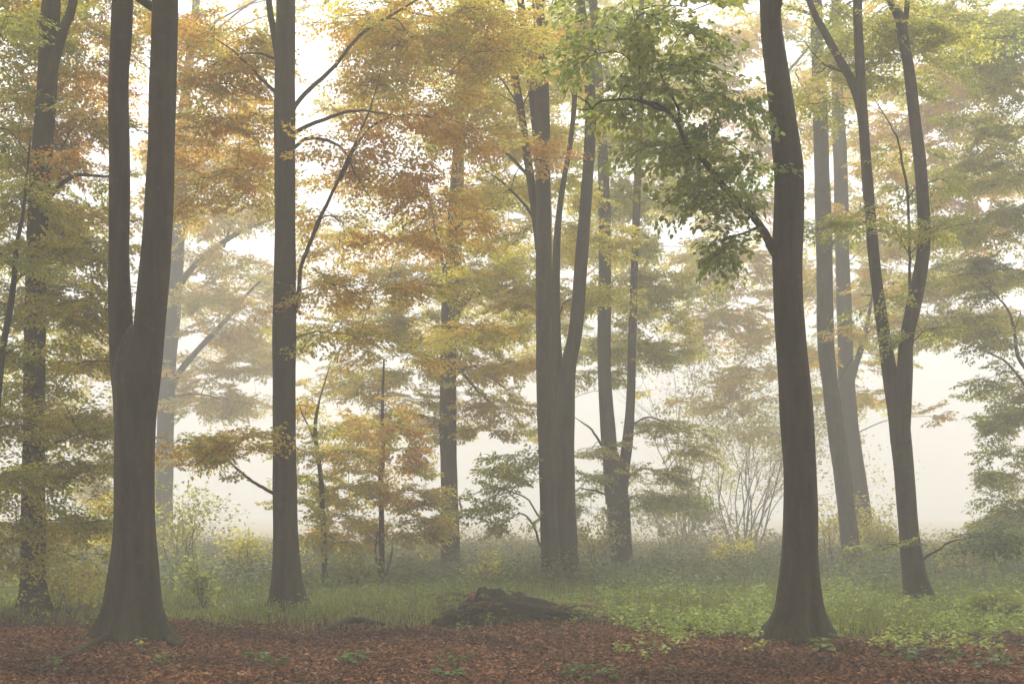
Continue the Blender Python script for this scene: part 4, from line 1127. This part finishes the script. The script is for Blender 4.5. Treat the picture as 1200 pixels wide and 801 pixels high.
for a in [('spreading green seedling patch in the fallen leaves below the straight trunk', 318, 782, 46, 60, 'H', .07),
          ('small leafy seedlings in the leaf litter before the twin beech', 185, 785, 70, 50, 'H H2', .06),
          ('leafy green seedling clump left of the uprooted stump', 415, 782, 40, 70, 'H', .075),
          ('flat mossy green patch in the litter before the uprooted stump', 540, 772, 80, 110, 'H', .045, .06),
          ('wide leafy green patch at the bottom right of the middle', 690, 788, 90, 170, 'H', .06),
          ('low green plants at the bottom edge left of the middle', 520, 792, 60, 80, 'H', .05, .08),
          ('few broad bright green leaves right at the foot of the big curved trunk', 950, 757, 36, 26, 'H2 H', .11),
          ('single bright broad leafed seedling in front of the big curved trunk', 965, 770, 22, 10, 'H2', .12),
          ('pale grass tuft on the litter left of the big curved trunk', 875, 762, 44, 60, 'YG H', .06),
          ('low green plants along the leaf edge at bottom right', 1080, 778, 110, 170, 'H', .06),
          ('leafy green plants in the bottom right corner', 1165, 785, 80, 130, 'H', .06),
          ('tiny green sprig alone in the leaf litter right of the middle', 785, 788, 14, 12, 'H', .05),
          ('little green sprouts in the bottom left of the leaf litter', 60, 790, 60, 40, 'H', .05),
          ('small weathered tuft at the foot of the twin beech', 170, 762, 20, 40, 'YG', .05)]:
    low_plant(*a)

# ------------------------------------------------------------------ uprooted stump, fallen wood
def lump(center, rad, seed, res=(40, 24), rough=.22, flat=-.25):
    r = np.random.default_rng(seed)
    th = np.linspace(0, 2 * math.pi, res[0], endpoint=False); ph = np.linspace(flat, math.pi / 2, res[1])
    T, Pq = np.meshgrid(th, ph)
    d = np.stack([np.cos(T) * np.cos(Pq), np.sin(T) * np.cos(Pq), np.sin(Pq)], -1)
    f = np.zeros(T.shape)
    for o in range(5):
        for j in range(3):
            k = r.normal(0, 1, 3) * (1.6 * 1.8 ** o)
            f += np.sin(d @ k + r.uniform(0, 6.28)) / (1.75 ** o) / 3
    V = center + d * rad * (1 + rough * f)[..., None]
    n0, n1 = res
    i = np.arange(n1 - 1)[:, None] * n0 + np.arange(n0)[None, :]
    j = np.arange(n1 - 1)[:, None] * n0 + (np.arange(n0)[None, :] + 1) % n0
    return V.reshape(-1, 3), [np.stack([i, j, j + n0, i + n0], -1).reshape(-1, 4)]

def ground_pt(px, py, lift=0.0):
    d = EYE * FPX / (py - HOR); x = (px - 600) / FPX * d
    return np.array([x, d, float(zg(x, d)) + lift])

def stump():
    c = ground_pt(578, 737)
    root = tag(empty('uprooted_stump', c), 'dark rotting uprooted stump and log heaped at the edge of the leaf litter', 'stump')
    g = Geo(); g.add(*lump(c + np.array([.03, .35, -.05]), np.array([.30, .28, .62]), 3, (56, 30), rough=.24)); obj('root_plate', g.mesh('root_plate', c), BARK_DEAD, root)
    for dx, dy, rx, rz, sd in ((-.30, .42, .26, .42, 4), (-.52, .38, .24, .24, 5), (.26, .45, .25, .46, 6), (.52, .55, .28, .32, 7), (-.14, .3, .2, .48, 8), (.85, .7, .32, .24, 9), (1.15, .8, .26, .16, 12), (-.7, .45, .2, .13, 13)):
        g = Geo(); g.add(*lump(c + np.array([dx, dy, -.05]), np.array([rx, rx * .9, rz]), sd, (44, 24), rough=.26)); obj('earth_mound', g.mesh('earth_mound', c), BARK_DEAD, root)
    Q = catmull(np.array([[*(c + np.array([.15, .4, .26])), .13], [*(c + np.array([.6, .5, .22])), .12], [*(c + np.array([1.05, .62, .12])), .10], [*(c + np.array([1.4, .7, .05])), .06]]), 26)
    g = Geo(); w = rng.uniform(0, 6, 3)
    g.add(*tube(Q[:, :3], Q[:, 3] * (1 + rng.normal(0, .07, 26)), 20, lambda th, i: 1 + .18 * np.cos(3 * th + w[0] + i * .1) + .1 * np.sin(5 * th + w[1] - i * .23)))
    obj('log', g.mesh('log', c), BARK_DEAD, root)
    for k in range(7):
        p = c + np.array([rng.uniform(-.6, 1.2), rng.uniform(.15, .6), rng.uniform(.1, .35)])
        a = rng.uniform(0, 6.28); L = rng.uniform(.2, .55)
        e = p + np.array([math.cos(a) * L, math.sin(a) * L * .5, rng.uniform(-.1, .22)])
        B = catmull(np.array([p, (p + e) / 2 + rng.normal(0, .04, 3), e]), 8)
        g = Geo(); g.add(*tube(B, np.linspace(.014, .004, 8), 6)); obj('twig', g.mesh('twig', c), BARK_DEAD, root)
    # ferns and moss over the mound
    P, D, N, C = [], [], [], []
    for k in range(110):
        b = c + np.array([rng.uniform(-.75, .1), rng.uniform(-.05, .5), rng.uniform(.12, .42)]) if k < 60 else c + np.array([rng.uniform(.1, 1.5), rng.uniform(.2, .9), rng.uniform(.04, .3)])
        a = rng.uniform(0, 6.28); L = rng.uniform(.15, .34)
        for j in range(12):
            t = j / 11
            p = b + np.array([math.cos(a) * L * t, math.sin(a) * L * t, .16 * L * 4 * t * (1 - t)])
            for sd in (-1, 1):
                P.append(p); D.append([math.cos(a + sd * 1.2), math.sin(a + sd * 1.2), -.15]); N.append([rng.normal(0, .2), rng.normal(0, .2), 1]); C.append((.09, .11, .02) if k % 2 else (.20, .09, .035))
    P = np.array(P); n = len(P)
    V, F, T = leaves(P, np.array(D, float), np.array(N, float), rng.uniform(.03, .07, n), np.array(C) * (1 + rng.normal(0, .2, (n, 1))), wide=.5)
    tag(obj('ferns', mesh_np('ferns', V - c, F, T), HERB, root), kind='stuff')
stump()

def stick(name, label, pts, cat='branch'):
    Q = []
    for px, py, w in pts:
        p = ground_pt(px, py); d = p[1]
        Q.append([p[0], p[1], p[2] + w / FPX * d * .35, w / FPX * d / 2])
    c = np.array(Q[0][:3])
    C = catmull(Q, 26)
    root = tag(empty(name, c), label, cat)
    g = Geo(); g.add(*tube(C[:, :3] + np.cumsum(rng.normal(0, .008, (26, 3)), 0), np.maximum(C[:, 3], .005), 9))
    obj('bough', g.mesh('bough', c), BARK_DEAD, root)
    for k in range(4):
        i = rng.integers(6, 24); a = rng.uniform(0, 6.28)
        e = C[i, :3] + np.array([math.cos(a) * .22, math.sin(a) * .22, rng.uniform(.02, .14)])
        g = Geo(); g.add(*tube(np.array([C[i, :3], (C[i, :3] + e) / 2 + rng.normal(0, .02, 3), e]), [.008, .006, .003], 6))
        obj('twig', g.mesh('twig', c), BARK_DEAD, root)
stick('fallen_branch', 'thin dead branch lying behind the left side of the twin beech', [(125, 733, 3), (95, 735, 5), (60, 737, 4), (35, 742, 2)])
stick('fallen_branch', 'dark mossy fallen bough lying on the litter edge right of the straight trunk', [(372, 741, 3), (395, 734, 8), (418, 732, 8), (445, 736, 3)])
stick('fallen_branch', 'dark stick lying on the leaves just right of the uprooted stump', [(640, 748, 3), (655, 744, 7), (672, 745, 4), (690, 752, 2)])

# ------------------------------------------------------------------ the fog
def build_haze():
    x0, x1, y0, y1, z0, z1 = -310, 310, -70, 430, -1.3, 29.5
    V = np.array([[x, y, z] for z in (z0, z1) for y in (y0, y1) for x in (x0, x1)], float)
    F = np.array([[0, 2, 3, 1], [4, 5, 7, 6], [0, 1, 5, 4], [2, 6, 7, 3], [0, 4, 6, 2], [1, 3, 7, 5]])
    m, nt, out = new_mat('fog')
    pv = nt.nodes.new('ShaderNodeVolumePrincipled')
    pv.inputs['Color'].default_value = (.978, .966, .940, 1)
    pv.inputs['Density'].default_value = HAZE_DENSITY
    pv.inputs['Anisotropy'].default_value = .0
    nt.links.new(pv.outputs[0], out.inputs['Volume'])
    o = obj('haze', mesh_np('haze', V, [F]), m)
    tag(o, 'white fog filling the wood', 'fog', kind='stuff')
build_haze()
